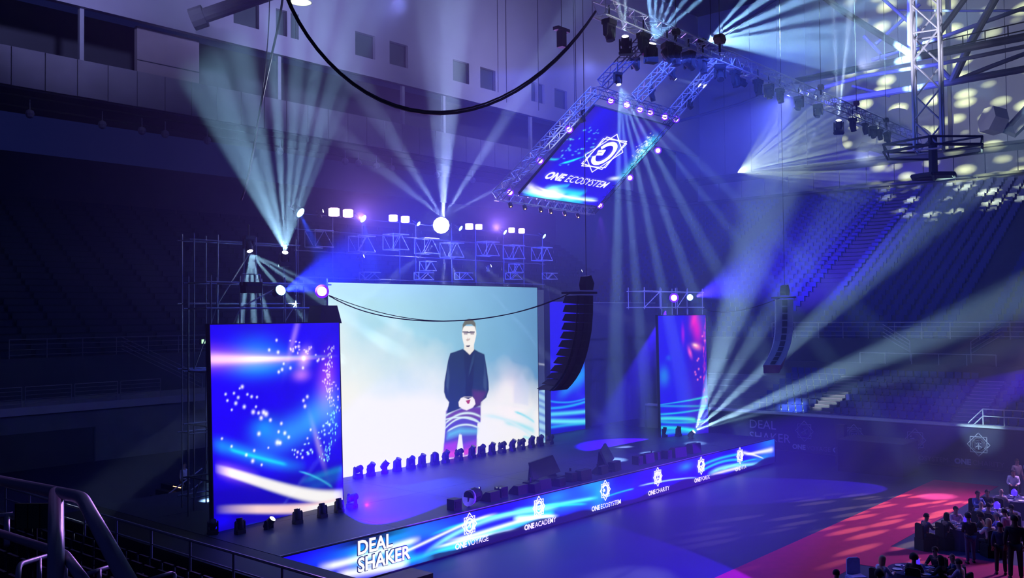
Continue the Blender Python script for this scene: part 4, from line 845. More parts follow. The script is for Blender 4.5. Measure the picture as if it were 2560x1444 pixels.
for px, py, l, nm, aim in ((1588, 150, 'off', 'unlit, on the dim link truss', (1, 0, -.6)), (1630, 228, 'off', 'unlit, under the middle link truss', (.2, -.2, -1)), (1722, 250, 'off', 'unlit, beside the east link truss', (.8, -.2, -.6)), (1455, 280, 'off', 'unlit, on the west roof screen truss', (.3, -.2, -1))):
    moving_head(rig(px, py)+V((0, 0, .1)), aim, True, 'moving head '+nm, 'moving heads on the link trusses', l, .85)
# scaffold lights
p = aty(628, 706, 29.0); t = thing('flood_light', 'boxy dark flood light hanging from the scaffold beside the side screen', 'stage light', p)
MB().prism([(-.33, -.28), (.33, -.28), (.36, .12), (-.36, .12)], -.18, .18, lambda u, v, d: V((u, d, v-.1))).obj('housing', SPK, t); MB().cbox((0, -.19, -.08), (.6, .02, .1)).obj('front_strip', LENS0, t)
MB().tube([(-.38, 0, -.1), (-.38, 0, .3), (.38, 0, .3), (.38, 0, -.1)], .025).obj('yoke', GALV, t)
PARB = MB().lathe([(.10, -.26), (.15, -.2), (.17, 0), (.18, .12)], 12); PARM = PARB.mesh('can', BLACK)
PYK = MB().tube([(-.2, 0, 0), (-.2, 0, -.3), (.2, 0, -.3), (.2, 0, 0)], .018, 5).mesh('yoke', GALV)
def parl(p, aim, label, group, lens, k=1., name='par_light', r=.17):
    t = thing(name, label, 'stage light', p, group); q = V(aim).to_track_quat('Z', 'Y'); t.rotation_euler = q.to_euler(); t.scale = (k, k, k)
    link('can', PARM, t); link('yoke', PYK, t); l = MB().lathe([(r, .125), (r*.8, .15)], 12).obj('lens', lens, t)
    if lens in (LPU, LP): MB().lathe([(r*1.5, .10), (r*1.45, .12)], 14).obj('halo_ring', VHALO, t)  # purple halo of the lamp put in as a glowing ring
    return t
CAMV = lambda p: (EYE-V(p)).normalized()
p = aty(697, 728, 28.8); parl(p, CAMV(p)+V((.5, .1, .25)), 'lit blue wash light on the scaffold above the side screen', 'wash lights on the west scaffold', LB, 1.15)
p = aty(805, 728, 28.8); parl(p, CAMV(p), 'lit pink wash light at the east end of the west scaffold', 'wash lights on the west scaffold', LP, 1.05)
p = aty(1685, 744, 31.5); parl(p, CAMV(p), 'lit violet wash light on the east scaffold', 'wash lights on the east scaffold', LPU, 1.2)
p = aty(1725, 743, 31.5); parl(p, CAMV(p), 'lit blue wash light on the east scaffold', 'wash lights on the east scaffold', LB, 1.2)
# blinders, spots and star above the main screen
BLM = MB().prism([(-.4, -.3), (.4, -.3), (.4, .3), (-.4, .3)], -.12, .1, lambda u, v, d: V((u, v, d)))
BLMm = BLM.mesh('housing', BLACK); BLL = MB().prism([(-.33, -.22), (-.2, -.27), (.2, -.27), (.33, -.22), (.33, .22), (.2, .27), (-.2, .27), (-.33, .22)], .1, .13, lambda u, v, d: V((u, v, d))).mesh('lamp_face', emi('blinder_lamp', (1, .62, .92), 3))
for i, (px, py, k) in enumerate(((835, 530, 1), (870, 533, .95), (983, 545, .85), (1013, 548, .85), (1173, 566, .85), (1197, 567, .75), (1279, 575, .72), (1304, 577, .72))):
    p = aty(px, py, 36.5); t = thing('blinder_light', f'glowing pink blinder, {ordn(i)} from the west in the high row above the main screen', 'stage light', p, 'blinders above the main screen'); t.rotation_euler = CAMV(p).to_track_quat('Z', 'Y').to_euler(); t.scale = (k*.8, k*.8, k*.8)
    link('housing', BLMm, t); link('lamp_face', BLL, t)
for i, (px, py, k) in enumerate(((745, 527, 1.4), (903, 543, 1.2), (1043, 557, .8), (1148, 568, .9), (1259, 578, .9), (1357, 588, .9))):
    p = aty(px, py, 36.4); parl(p, V((.25, -.75, -.5)), f'blue lit spot on a scaffold post top, {ordn(i)} from the west', 'blue spots on the scaffold posts', LB, k)
p = S_STAR; t = parl(p, CAMV(p), 'blazing white spot in the middle of the high row above the main screen', 'star spot', LSTAR, 2.6)
for i, (px, py) in enumerate(((713, 630), (625, 628), (910, 640), (1228, 664), (1455, 677), (808, 527))):
    p = (S_TOWER, S_DOWN)[i] if i < 2 else aty(px, py, 36.4); lamp_head(p, (0, -.3, 1) if i == 0 else (.3, 0, -1) if i == 1 else (1, -.2, .3), i == 1, ['lit moving head throwing a tall pale fan from the tower', 'lit moving head throwing beams down behind the side screen', 'small lit moving head under the blue spots', 'small lit moving head over the middle of the main screen', 'tiny lit moving head above the line array hoist', 'tiny lit moving head at the west end of the blinders'][i], None, 'star' if i < 2 else 'white', 1 if i < 2 else .7)
# violet spots round the roof screen
for i, (px, py) in enumerate(((1527, 256), (1567, 266), (1600, 278), (1626, 285), (1662, 296), (1690, 302), (1645, 380), (1575, 448), (1500, 517), (1423, 328), (1350, 406), (1275, 485))):
    p = rig(px, py)+V((0, 0, .1)); parl(p, CAMV(p)+V((0, 0, -.25)), f'violet lit spot round the roof screen, {ordn(i)} clockwise from the top corner', 'violet spots round the roof screen', LP if i in (1, 4) else LPU, .72)
    k = V((0, 0, .45)); 
for i, px in enumerate((1276, 1312, 1352, 1377, 1412, 1445)):
    p = rig(px, 500+(px-1276)*.165)+V((0, 0, -.25)); t = parl(p, V((-.2, -.5, -.9)), f'small warm spot under the low roof screen truss, {ordn(i)} from its west corner', 'small spots under the low truss', WARM, .6, r=.06)
    MB().tube([(0, 0, -.25), (0, .2, -.65)], .03).obj('clamp', BLACK, t)

# ================================================================== SCAFFOLDS
def scaffold(name, xs, ys, zs, z0, label, m=GALV, r=.03, diag=True, top=None):
    b = V((xs[0], ys[0], z0)); t = thing(name, label, 'scaffold', b)
    for x in xs:
        for y in ys: MB().tube([V((x, y, z0))-b, V((x, y, (top or zs[-1])+.25))-b], r).obj('standard', m, t)
    for z in zs:
        for y in ys: MB().tube([V((xs[0]-.2, y, z))-b, V((xs[-1]+.2, y, z))-b], r).obj('ledger', m, t)
        for x in xs:
            if len(ys) > 1: MB().tube([V((x, ys[0], z))-b, V((x, ys[-1], z))-b], r).obj('transom', m, t)
    if diag:
        for i in range(len(xs)-1):
            for j in range(0, len(zs)-1):
                if (i+j) % 2 == 0: MB().tube([V((xs[i], ys[0], zs[j]))-b, V((xs[i+1], ys[0], zs[j+1]))-b], r*.9).obj('brace', m, t)
    return t
X_ = lambda px, y: aty(px, 700, y).x
scaffold('scaffold', [X_(527, 31), X_(600, 31), X_(712, 31), X_(818, 31)], [31.0, 32.6], [3, 5, 7, aty(600, 770, 31).z, aty(600, 706, 31).z], 1.5, 'dark tube scaffold behind and above the tall side screen', r=.035)
scaffold('scaffold', [X_(485, 33.4), X_(545, 33.4), X_(640, 33.4), X_(740, 33.4)], [33.4, 34.3], [2, 4.5, 7, 9.6, aty(600, 605, 33.4).z], 1.5, 'taller faint scaffold tower at the west end behind the side screen', r=.028)
scaffold('scaffold', [X_(px, 36.75) for px in (745, 832, 905, 1000, 1040, 1130, 1190, 1260, 1310, 1357)], [36.75], [aty(1000, 700, 36.75).z, aty(1000, 640, 36.75).z, aty(1040, 595, 36.75).z, aty(1040, 560, 36.75).z], 0, 'long blue lit scaffold wall rising above the main screen', r=.028, diag=False, top=aty(1040, 560, 36.75).z)
for i, (px, py) in enumerate(((798, 597), (1067, 615), (1130, 625), (1285, 630), (905, 610), (1355, 635), (1220, 622), (990, 605), (1070, 665), (1290, 670))):
    p = aty(px, py, 36.4); w2 = (.42 if i < 8 else .3)
    truss('stub_truss', p+V((-w2*1.3, 0, 0)), p+V((w2*1.3, 0, 0)), .8 if i < 8 else .5, f'short blue lit truss stub over the main screen, {["upper west", "bright middle", "small middle", "bright east", "dim west", "small east", "faint east", "faint west", "lower middle", "lower east"][i]}', bays=2, r=.03, rd=.02)
for i, px in enumerate((925, 1060, 1160, 1285, 1375)):
    p = aty(px, 690, 36.45); truss('stub_truss', p+V((-.55, 0, 0)), p+V((.55, 0, 0)), .38, f'small lit truss piece just over the main screen edge, {ordn(i)} from the west', bays=2, r=.022, rd=.02)
scaffold('scaffold_bay', [X_(1610, 32), X_(1650, 32), X_(1688, 32)], [32.0, 33.2], [aty(1650, 768, 32).z, aty(1650, 728, 32).z], aty(1650, 772, 32).z, 'pale scaffold bay jutting west above the east side screen', r=.032, m=ALU)
scaffold('scaffold', [X_(1692, 32), X_(1718, 32), X_(1755, 32)], [32.0, 33.2], [aty(1650, 768, 32).z, aty(1650, 728, 32).z], 1.5, 'pale tube scaffold above the east side screen', r=.032, m=ALU)

# ================================================================== LINE ARRAYS
def line_array(pts, yaw, label, size=(1.15, .75), m=SPK, n=12, hoist=True):
    """pts: curve of the front edge from top to bottom in world space"""
    P = [V(p) for p in pts]; t = thing('line_array', label, 'speaker', P[0])
    seg = [0]
    for i in range(1, len(P)): seg.append(seg[-1]+(P[i]-P[i-1]).length)
    def at(s):
        for i in range(1, len(P)):
            if s <= seg[i] or i == len(P)-1:
                k = (s-seg[i-1])/(seg[i]-seg[i-1]); return P[i-1].lerp(P[i], k), (P[i]-P[i-1]).normalized()
    L = seg[-1]; hgt = L/n; side = V((math.cos(yaw), math.sin(yaw), 0))
    for k in range(n):
        a, _ = at(L*k/n); b, _ = at(L*(k+1)/n); dn = (b-a).normalized(); back = side.cross(dn).normalized(); a = a-P[0]; b = b-P[0]
        w2, dp = size[0]/2, size[1]
        f = lambda u, v, q, a=a, dn=dn, back=back: a+side*u+dn*v+back*q
        mb = MB()
        h = hgt*.99; fr = [(-w2, .0, 0), (w2, .0, 0), (w2, h, 0), (-w2, h, 0)]; bk = [(-w2*.9, h*.02, dp*.86), (w2*.9, h*.02, dp*.86), (w2*.9, h*.8, dp), (-w2*.9, h*.8, dp)]
        mb.add([f(u, v, q) for u, v, q in fr+bk], [(0, 1, 2, 3), (7, 6, 5, 4), (0, 4, 5, 1), (1, 5, 6, 2), (2, 6, 7, 3), (3, 7, 4, 0)]); c = mb.obj('cabinet', m, t)
        mb = MB(); mb.add([f(u, v, q) for u, v, q in ((-w2*.3, h*.1, -.02), (w2*.3, h*.1, -.02), (w2*.3, h*.9, -.02), (-w2*.3, h*.9, -.02), (-w2*.25, h*.2, 0), (w2*.25, h*.2, 0), (w2*.25, h*.8, 0), (-w2*.25, h*.8, 0))], [(0, 1, 2, 3), (7, 6, 5, 4), (0, 4, 5, 1), (1, 5, 6, 2), (2, 6, 7, 3), (3, 7, 4, 0)]); mb.obj('horn', BLACK, c)
        MB().tube([f(-w2-.02, 0, .1), f(-w2-.02, h, .1)], .03, 4).obj('rigging_pin', ALU if m is not SPK else BLACK, c)
    MB().box((-.55, -.1, .06), (.55, .75, .14), T=Matrix.Rotation(yaw, 4, 'Z')).obj('fly_frame', BLACK, t)
    if hoist:
        MB().prism([(-.2, .2), (.22, .2), (.3, .45), (.12, .75), (-.15, .7), (-.25, .4)], -.15, .15, lambda u, v, d: V((u, d, v))).obj('hoist_motor', BLACK, t)
        MB().tube([V((0, 0, .7)), V((0, 0, 16))], .014, 4).obj('chain', BLACK, t)
    return t
YA = 20.6; Q = lambda L, y: [aty(px, py, y) for px, py in L]
fr = Q([(1466, 738), (1466, 780), (1462, 830), (1452, 880), (1437, 925), (1419, 955), (1400, 975)], YA)
line_array(fr, 0, 'large black curved line array hanging before the rear blue screen', (.85, .82))
YF = 20.6
fr = Q([(1962, 748), (1962, 790), (1961, 830), (1956, 860), (1945, 888), (1930, 912)], YF)
line_array(fr, math.radians(-55), 'far pale grey line array hanging in the haze at the east end', (.85, .6), mk('grey_cabinet', (.20, .21, .26), .5), 11)
for px, py, y, k in ((1404, 92, 24, 1.0),):
    p = aty(px, py, y); t = thing('hanging_speaker', 'small T shaped black device hanging in front of the north wall', 'speaker', p)
    MB().cbox((0, 0, -.1), (.3, .3, .7)).obj('housing', BLACK, t); MB().cbox((0, 0, .3), (.8, .3, .14)).obj('cross_bar', BLACK, t); MB().tube([(0, 0, .3), (0, 0, 12)], .015, 4).obj('chain', BLACK, t)

# ================================================================== CABLES
def catenary(p0, p1, sag, n=28, lat=0.):
    p0 = V(p0); p1 = V(p1); out = []
    for i in range(n+1):
        t_ = i/n; q = p0.lerp(p1, t_); q.z -= sag*4*t_*(1-t_); q.x += lat*math.sin(t_*9); out.append(q)
    return out
def cable(pl, r, label): 
    b = pl[0].copy(); o = MB().tube([p-b for p in pl], r, 6).obj('cable', CLOTH); o.location = b; return tag(o, label, 'cable')
def px_cable(L, y0, y1, r, label, n=26):
    P = np.array(L, float); t0 = np.r_[0, np.cumsum(np.hypot(*np.diff(P, axis=0).T))]; t0 /= t0[-1]; tt = np.linspace(0, 1, n)
    dg = min(4, len(L)-1); cx_, cy_ = np.polyfit(t0, P[:, 0], dg), np.polyfit(t0, P[:, 1], dg)
    cable([aty(np.polyval(cx_, q), np.polyval(cy_, q), y0+(y1-y0)*q) for q in tt], r, label)
big = [(712, -15), (760, 70), (830, 160), (920, 240), (1010, 272), (1100, 283), (1200, 272), (1300, 225), (1400, 135), (1460, 70), (1492, 28)]
px_cable(big, 15, T0.y, .042, 'thick black cable hanging in a deep arc from the roof to the long truss end')
px_cable([(a, b-6 if 3 < i < 10 else b) for i, (a, b) in enumerate(big)], 15.1, T0.y+.1, .03, 'second black cable following the thick arc just above it')
px_cable([(707, -10), (690, 90), (660, 225), (642, 325), (625, 420), (603, 500)], 26, 31, .04, 'black cable falling steeply from the roof behind the pale beam fan')
px_cable([(674, -10), (668, 120), (640, 330), (612, 470)], 27, 31, .018, 'thin cable beside the steep black cable')
px_cable([(822, 738), (880, 768), (960, 790), (1060, 800), (1150, 801), (1250, 791), (1340, 765), (1425, 733)], 28.8, YA, .022, 'slack cable from the west scaffold to the big line array')
px_cable([(822, 738), (900, 765), (1000, 793), (1100, 801), (1200, 797), (1300, 778), (1425, 733)], 28.8, YA, .016, 'thinner slack cable hanging beside the first before the main screen')
px_cable([(1755, 772), (1820, 779), (1890, 766), (1950, 745)], 32, YF, .02, 'thin slack cable from the east scaffold to the far line array')
for i, (px, a, b, y, nm) in enumerate(((1243, -20, 230, 40, 'before the square windows'), (1437, -20, 500, 28.5, 'passing behind the big cable arc'), (1775, -20, 90, 21, 'above the long truss'))):
    p = aty(px, a, y); q = aty(px, b, y); cable([p, V((p.x, p.y, q.z))], .018, 'thin straight hanging line '+nm)

# ================================================================== STAGE FLOOR GEAR
def wedge(p, yaw, k, label, group):
    t = thing('monitor_wedge', label, 'speaker', p, group, rot=(0, 0, yaw)); t.scale = (k, k, k)
    MB().prism([(-.32, 0), (.32, 0), (.30, .12), (-.02, .42), (-.28, .42)], -.36, .36, lambda u, v, d: V((d, -u, v))).obj('cabinet', SPK, t)
    MB().prism([(.285, .14), (.30, .155), (.01, .415), (-.01, .40)], -.32, .32, lambda u, v, d: V((d, -u, v+.005))).obj('grille', BLACK, t); return t
def pbox(p, d, label, nm='stage_box', m=SPK, cat='equipment'):
    t = thing(nm, label, cat, p); MB().cbox((0, 0, d[2]/2), d).obj('case', m, t); MB().cbox((0, -d[1]/2-.01, d[2]*.5), (d[0]*.7, .02, d[2]*.6)).obj('front_plate', BLACK, t)
    return t
pbox(atz(1136, 1273, 1.5), (.42, .4, .42), 'small grey black box at the stage edge near the silver reflector')
p = atz(1172, 1266, 1.5)+V((0, 0, .35)); t = thing('reflector_lamp', 'black lamp with a bright silver reflector cone at the stage edge', 'stage light', p)
MB().lathe([(.1, -.45), (.33, -.05), (.34, 0)], 14, Matrix.Rotation(math.radians(-75), 4, 'Y')).obj('reflector', mk('silver', (.8, .82, .8), .3, .3), t)
MB().lathe([(.28, 0), (.3, .4), (.2, .6)], 12, Matrix.Rotation(math.radians(80), 4, 'Y')).obj('housing', SPK, t); MB().tube([(0, 0, -.35), (0, 0, 0)], .05).obj('stand', BLACK, t)
wl = [(1225, 1252, .1, .9), (1296, 1235, 0, .9), (1330, 1230, .3, .9), (1352, 1222, -.1, 1.0), (1452, 1200, 0, 1.1), (1395, 1215, .2, .8), (1500, 1185, .1, .9), (1530, 1177, .2, 1.05), (1612, 1157, 0, 1.1), (1640, 1148, .1, .9), (1690, 1142, -.2, 1.2), (1728, 1132, 0, 1.2)]
for i, (px, py, a, k) in enumerate(wl): wedge(atz(px, py-2, 1.5), math.pi+a, k, f'black wedge monitor, {ordn(i)} from the west along the stage front', 'wedge monitors along the stage front')
for i, (px, py) in enumerate(((1253, 1243), (1428, 1205), (1594, 1162), (1667, 1147))): pbox(atz(px, py-2, 1.5), (.4, .4, .42), ['small black box east of the first wedge monitor', 'small black box beside the western prompter', 'small black box past the eastern prompter', 'small black box near the far wedge monitors'][i])
for i, (px, py) in enumerate(((1326, 1222), (1426, 1197), (1494, 1186), (1629, 1150), (1200, 1247))):
    t = thing('short_stand', f'short black stand tube at the stage front, {ordn(i)} from the east' if i == 4 else f'thin short black stand by the wedge monitors, {ordn(i)} from the west', 'stand', atz(px, py, 1.5)); MB().tube([(0, 0, .03), (0, 0, .5)], .05).obj('pole', BLACK, t); MB().lathe([(.16, 0), (.16, .03)], 10).obj('base', BLACK, t)
lamp_head(rig(1689, 198), (1, 0, -.3), True, 'lit moving head at the top of the middle link truss', 'moving heads on the link trusses', 'white', .8)
for i, (px, py, w_) in enumerate(((1388, 1205, 1.35), (1545, 1170, 1.5))):
    t = thing('prompter_screen', ['wide tilted black prompter screen, the western one', 'steeply tilted black prompter screen, the eastern one'][i], 'screen', atz(px, py, 1.5)+V((0, .3, 0)), rot=(0, 0, .15 if i == 0 else .5))
    MB().prism([(-w_, .28), (w_*.8, .28), (w_*.8, 1.02), (-w_*.75, .95)], 0, .1, lambda u, v, d: V((u, v*.55-d, v))).obj('display_back', SPK, t)
    MB().prism([(0, 0), (.7, 0), (.58, .9)], -w_*.6, -w_*.55, lambda u, v, d: V((d, u, v))).obj('support', BLACK, t); MB().prism([(0, 0), (.7, 0), (.58, .9)], w_*.55, w_*.6, lambda u, v, d: V((d, u, v))).obj('support', BLACK, t)
    MB().box((-w_*.9, -.1, 0), (w_*.9, .7, .12)).obj('base_tray', BLACK, t)
# gear by the east rink wall
p = atz(2105, 1160, 0); t = thing('speaker_on_box', 'tall black speaker on an outlined box before the east banner', 'speaker', p)
MB().cbox((0, 0, .5), (.55, .55, 1.0)).obj('lower_box', SPK, t); MB().cbox((0, 0, 1.7), (.5, .5, 1.3)).obj('cabinet', BLACK, t); MB().tube([(.3, -.3, 0), (.3, -.3, 1), (-.3, -.3, 1), (-.3, -.3, 0)], .015, 4).obj('edge_trim', GALV, t)
p = atz(2123, 1162, 0); t = thing('equipment_stand', 'thin black stand with small shelves beside the speaker at the banner', 'stand', p)
MB().tube([(0, 0, 0), (0, 0, 1.7)], .03).obj('pole', BLACK, t)
for z in (.4, .9, 1.5): MB().cbox((.1, 0, z), (.5, .3, .06)).obj('shelf', GALV, t)
p = atz(2205, 1178, 0); t = thing('draped_booth', 'black draped booth standing before the east banner', 'booth', p)
MB().box((-1.3, -1.6, 0), (1.2, 2.0, 1.75)).obj('drape', CLOTH, t); MB().box((-1.35, -1.65, 1.75), (1.25, 2.05, 1.8)).obj('top_board', BLACK, t)
p = atz(1008, 1500, 0); pbox(aty(1005, 1444, 20)+V((0, 0, -.55)), (1.6, .9, .6), 'grey equipment case just showing below the stage logos', 'equipment_case', mk('grey_case', (.15, .15, .17), .6))
o = bpy.data.objects['equipment_case']; MB().cbox((0, 0, -o.location.z/2), (1.4, .8, max(.1, o.location.z))).obj('support_box', BLACK, o)
# backstage steps with lit edges
p = atz(455, 1300, .15); p.z = 0; p.y = 38.6; t = thing('stair_flight', 'backstage steps with warm lit edges west of the tall side screen', 'stairs', p)
for i in range(6):
    MB().box((-.9+i*.32, i*.1, 0), (-.9+(i+1)*.32, 2.0+i*.1, .22*(i+1))).obj('step', BLACK, t)
    if i in (1, 3, 5): 
        for k in range(6): MB().cbox((-.9+i*.32-.02, .2+i*.1+k*.12, .22*(i+1)), (.03, .06, .03)).obj('step_lamp', WARM, t)
for z in (.9, 1.5): MB().tube([(-.5, -.1, z-.3), (1.3, -.1, z+.7)], .03).obj('hand_rail', STEEL, t)

# ================================================================== PEOPLE
def skin(name, verts, edges, radii, lvl=1):
    me = bpy.data.meshes.new(name); me.from_pydata([tuple(v) for v in verts], edges, [])
    o = bpy.data.objects.new(name, me); C.objects.link(o)
    m = o.modifiers.new('s', 'SKIN'); m.use_smooth_shade = True; sd = o.modifiers.new('d', 'SUBSURF'); sd.levels = lvl; sd.render_levels = lvl
    for i, r in enumerate(radii):
        r = (r, r) if not isinstance(r, tuple) else r; me.skin_vertices[0].data[i].radius = r; me.skin_vertices[0].data[i].use_root = (i == 0)
    bpy.context.view_layer.update(); dg = bpy.context.evaluated_depsgraph_get(); out = bpy.data.meshes.new_from_object(o.evaluated_get(dg))
    C.objects.unlink(o); bpy.data.objects.remove(o); out.name = name; return out
def joints(pose):
    if pose == 'stand':
        J = dict(pel=(0, 0, .96), sp=(0, .01, 1.15), ch=(0, 0, 1.36), nk=(0, 0, 1.49), hd=(0, .02, 1.58), tp=(0, .02, 1.70), top=(0, .0, 1.76))
        for s_, n_ in ((-1, 'l'), (1, 'r')): J.update({'s'+n_: (s_*.18, 0, 1.41), 'e'+n_: (s_*.24, -.02, 1.13), 'w'+n_: (s_*.24, .10, .90), 'h'+n_: (s_*.10, 0, .92), 'k'+n_: (s_*.12, .03, .50), 'a'+n_: (s_*.13, -.02, .09), 't'+n_: (s_*.15, .13, .04)})
    elif pose == 'work':
        J = dict(pel=(0, 0, .96), sp=(0, .03, 1.15), ch=(0, .06, 1.35), nk=(0, .09, 1.47), hd=(0, .14, 1.55), tp=(0, .17, 1.66), top=(0, .17, 1.72))
        for s_, n_ in ((-1, 'l'), (1, 'r')): J.update({'s'+n_: (s_*.18, .06, 1.39), 'e'+n_: (s_*.23, .06, 1.12), 'w'+n_: (s_*.13, .30, 1.08), 'h'+n_: (s_*.10, 0, .92), 'k'+n_: (s_*.12, .03+s_*.06, .50), 'a'+n_: (s_*.13, -.02+s_*.08, .09), 't'+n_: (s_*.15, .13+s_*.08, .04)})
    else:
        lean = .05 if pose == 'sit' else .16
        J = dict(pel=(0, 0, .56), sp=(0, lean*.3, .74), ch=(0, lean*.8, .95), nk=(0, lean, 1.08), hd=(0, lean+.03, 1.17), tp=(0, lean+.04, 1.29), top=(0, lean+.02, 1.35))
        for s_, n_ in ((-1, 'l'), (1, 'r')): J.update({'s'+n_: (s_*.18, lean*.8, 1.00), 'e'+n_: (s_*.24, lean+.12, .80), 'w'+n_: (s_*.13, lean+.34, .82), 'h'+n_: (s_*.10, .03, .53), 'k'+n_: (s_*.13, .46, .50), 'a'+n_: (s_*.13, .44, .09), 't'+n_: (s_*.14, .58, .04)})
    return {k: V(v) for k, v in J.items()}
PM = {}
def person_meshes(pose):
    if pose in PM: return PM[pose]
    J = joints(pose)
    names = ['pel', 'sp', 'ch', 'nk', 'hd', 'tp', 'top', 'sl', 'el', 'wl', 'sr', 'er', 'wr', 'hl', 'kl', 'al', 'tl', 'hr', 'kr', 'ar', 'tr']
    rad = dict(pel=(.13, .10), sp=(.12, .09), ch=(.14, .10), nk=.058, hd=(.075, .085), tp=(.08, .098), top=.05)
    for n_ in 'lr': rad.update({'s'+n_: .058, 'e'+n_: .042, 'w'+n_: .028, 'h'+n_: .085, 'k'+n_: .058, 'a'+n_: .038, 't'+n_: .034})
    E_ = [('pel', 'sp'), ('sp', 'ch'), ('ch', 'nk'), ('nk', 'hd'), ('hd', 'tp'), ('tp', 'top')]
    for n_ in 'lr': E_ += [('ch', 's'+n_), ('s'+n_, 'e'+n_), ('e'+n_, 'w'+n_), ('pel', 'h'+n_), ('h'+n_, 'k'+n_), ('k'+n_, 'a'+n_), ('a'+n_, 't'+n_)]
    vs = [J[k] for k in names]; rd = [rad[k] for k in names]; ed = [(names.index(a), names.index(b)) for a, b in E_]
    for n_, s_ in (('l', -1), ('r', 1)):           # palm, four fingers and a thumb
        d = (J['w'+n_]-J['e'+n_]).normalized(); pv = J['w'+n_]+d*.085; pi = len(vs); vs.append(pv); rd.append(.03); ed.append((names.index('w'+n_), pi))
        sd = d.cross(V((0, 0, 1))).normalized() if abs(d.z) < .95 else V((0, 1, 0)); dn = V((0, 0, -1)) if abs(d.z) < .9 else V((0, .5, -.2))
        for q, ln in ((-.03, .075), (-.01, .09), (.01, .085), (.03, .065)):
            a = pv+sd*q+d*ln*.5; b = pv+sd*q*1.1+d*ln*.85+dn*.02; i0 = len(vs); vs += [a, b]; rd += [.009, .007]; ed += [(pi, i0), (i0, i0+1)]
        a = J['w'+n_]+d*.05+sd*s_*-.045; i0 = len(vs); vs += [a, a+d*.035+sd*s_*-.01]; rd += [.012, .009]; ed += [(names.index('w'+n_), i0), (i0, i0+1)]
    body = skin('body', vs, ed, rd)
    # face: nose, ears, brow, mouth joined on to the head
    bm = bmesh.new(); bm.from_mesh(body)
    c = J['hd'].lerp(J['tp'], .6)
    for off_, sz in (((0, .098, -.02), (.022, .035, .035)), ((-.082, 0, -.01), (.015, .03, .05)), ((.082, 0, -.01), (.015, .03, .05)), ((0, .088, -.065), (.05, .012, .012)), ((0, .084, .022), (.09, .02, .012))):
        r = bmesh.ops.create_cube(bm, size=1, matrix=Matrix.Translation(c+V(off_)) @ Matrix.Diagonal((*sz, 1)))
    bm.to_mesh(body); bm.free(); body.polygons.foreach_set('use_smooth', [True]*len(body.polygons))
    n2 = ['pel', 'sp', 'ch', 'nk', 'sl', 'el', 'wl', 'sr', 'er', 'wr']; P2 = [J[k] for k in n2]; P2[3] = J['ch'].lerp(J['nk'], .75); P2[0] = J['pel']+V((0, 0, -.04))
    for k in (6, 9): P2[k] = J[n2[k-1]].lerp(J[n2[k]], .9)
    top = skin('shirt', P2, [(0, 1), (1, 2), (2, 3), (2, 4), (4, 5), (5, 6), (2, 7), (7, 8), (8, 9)], [(.165, .125), (.15, .115), (.175, .125), .068, .078, .06, .045, .078, .06, .045])
    n3 = ['pel', 'hl', 'kl', 'al', 'hr', 'kr', 'ar']; P3 = [J[k] for k in n3]
    tr_ = skin('trousers', P3, [(0, 1), (1, 2), (2, 3), (0, 4), (4, 5), (5, 6)], [(.15, .12), .10, .075, .06, .10, .075, .06])
    sh = MB()
    for n_ in 'lr':
        a = J['a'+n_]; sh.tube([a+V((0, -.05, -.04)), a+V((0, .02, -.035)), J['t'+n_]+V((0, 0, 0)), J['t'+n_]+V((0, .04, -.005))], [.04, .052, .042, .02], 8)
    shm = sh.mesh('shoes', BLACK, True)
    def hairm(long, puff=1.0):
        bm = bmesh.new(); bmesh.ops.create_uvsphere(bm, u_segments=14, v_segments=10, radius=1)
        rm = [f for f in bm.faces if (f.calc_center_median().y > .35 and f.calc_center_median().z < .35) or (f.calc_center_median().z < (-.9 if long else -.35))]
        bmesh.ops.delete(bm, geom=rm, context='FACES')
        for v in bm.verts:
            z = v.co.z; v.co = V((v.co.x*.104*puff, v.co.y*.122*puff, v.co.z*.115*puff))
            if long and z < -.1: v.co.z += (z+.1)*.22; v.co.x *= 1.12; v.co.y -= .015
            v.co += c+V((0, -.014, .02))
        me = bpy.data.meshes.new('hair'); bm.to_mesh(me); bm.free(); me.polygons.foreach_set('use_smooth', [True]*len(me.polygons)); return me
    PM[pose] = (body, top, tr_, shm, hairm(False), hairm(True), hairm(False, 1.35), c); return PM[pose]
def cp(me, m):
    x = me.copy(); x.materials.clear(); x.materials.append(m); return x
COL = {}
def cm(name, col, **k):
    if name not in COL: COL[name] = mk(name, col, .8, 0, .2, 12)
    return COL[name]
SK = [cm('skin_light', (.55, .34, .26)), cm('skin_tan', (.36, .20, .14)), cm('skin_dark', (.16, .085, .06))]
HAIRC = {'black': cm('hair_black', (.012, .010, .010)), 'blond': cm('hair_blond', (.55, .42, .2)), 'brown': cm('hair_brown', (.06, .035, .02)), 'grey': cm('hair_grey', (.3, .3, .3))}
CL = {'white': cm('white_shirt', (.75, .72, .75)), 'blue': cm('blue_shirt', (.10, .16, .5)), 'sky': cm('light_blue_shirt', (.35, .42, .75)), 'dark': cm('dark_jacket', (.018, .018, .024)), 'pink': cm('pink_shirt', (.7, .42, .55)), 'beige': cm('beige_jacket', (.42, .34, .28)), 'violet': cm('violet_shirt', (.25, .2, .7)), 'jeans': cm('blue_jeans', (.05, .07, .18)), 'navy': cm('navy_jacket', (.03, .04, .12))}
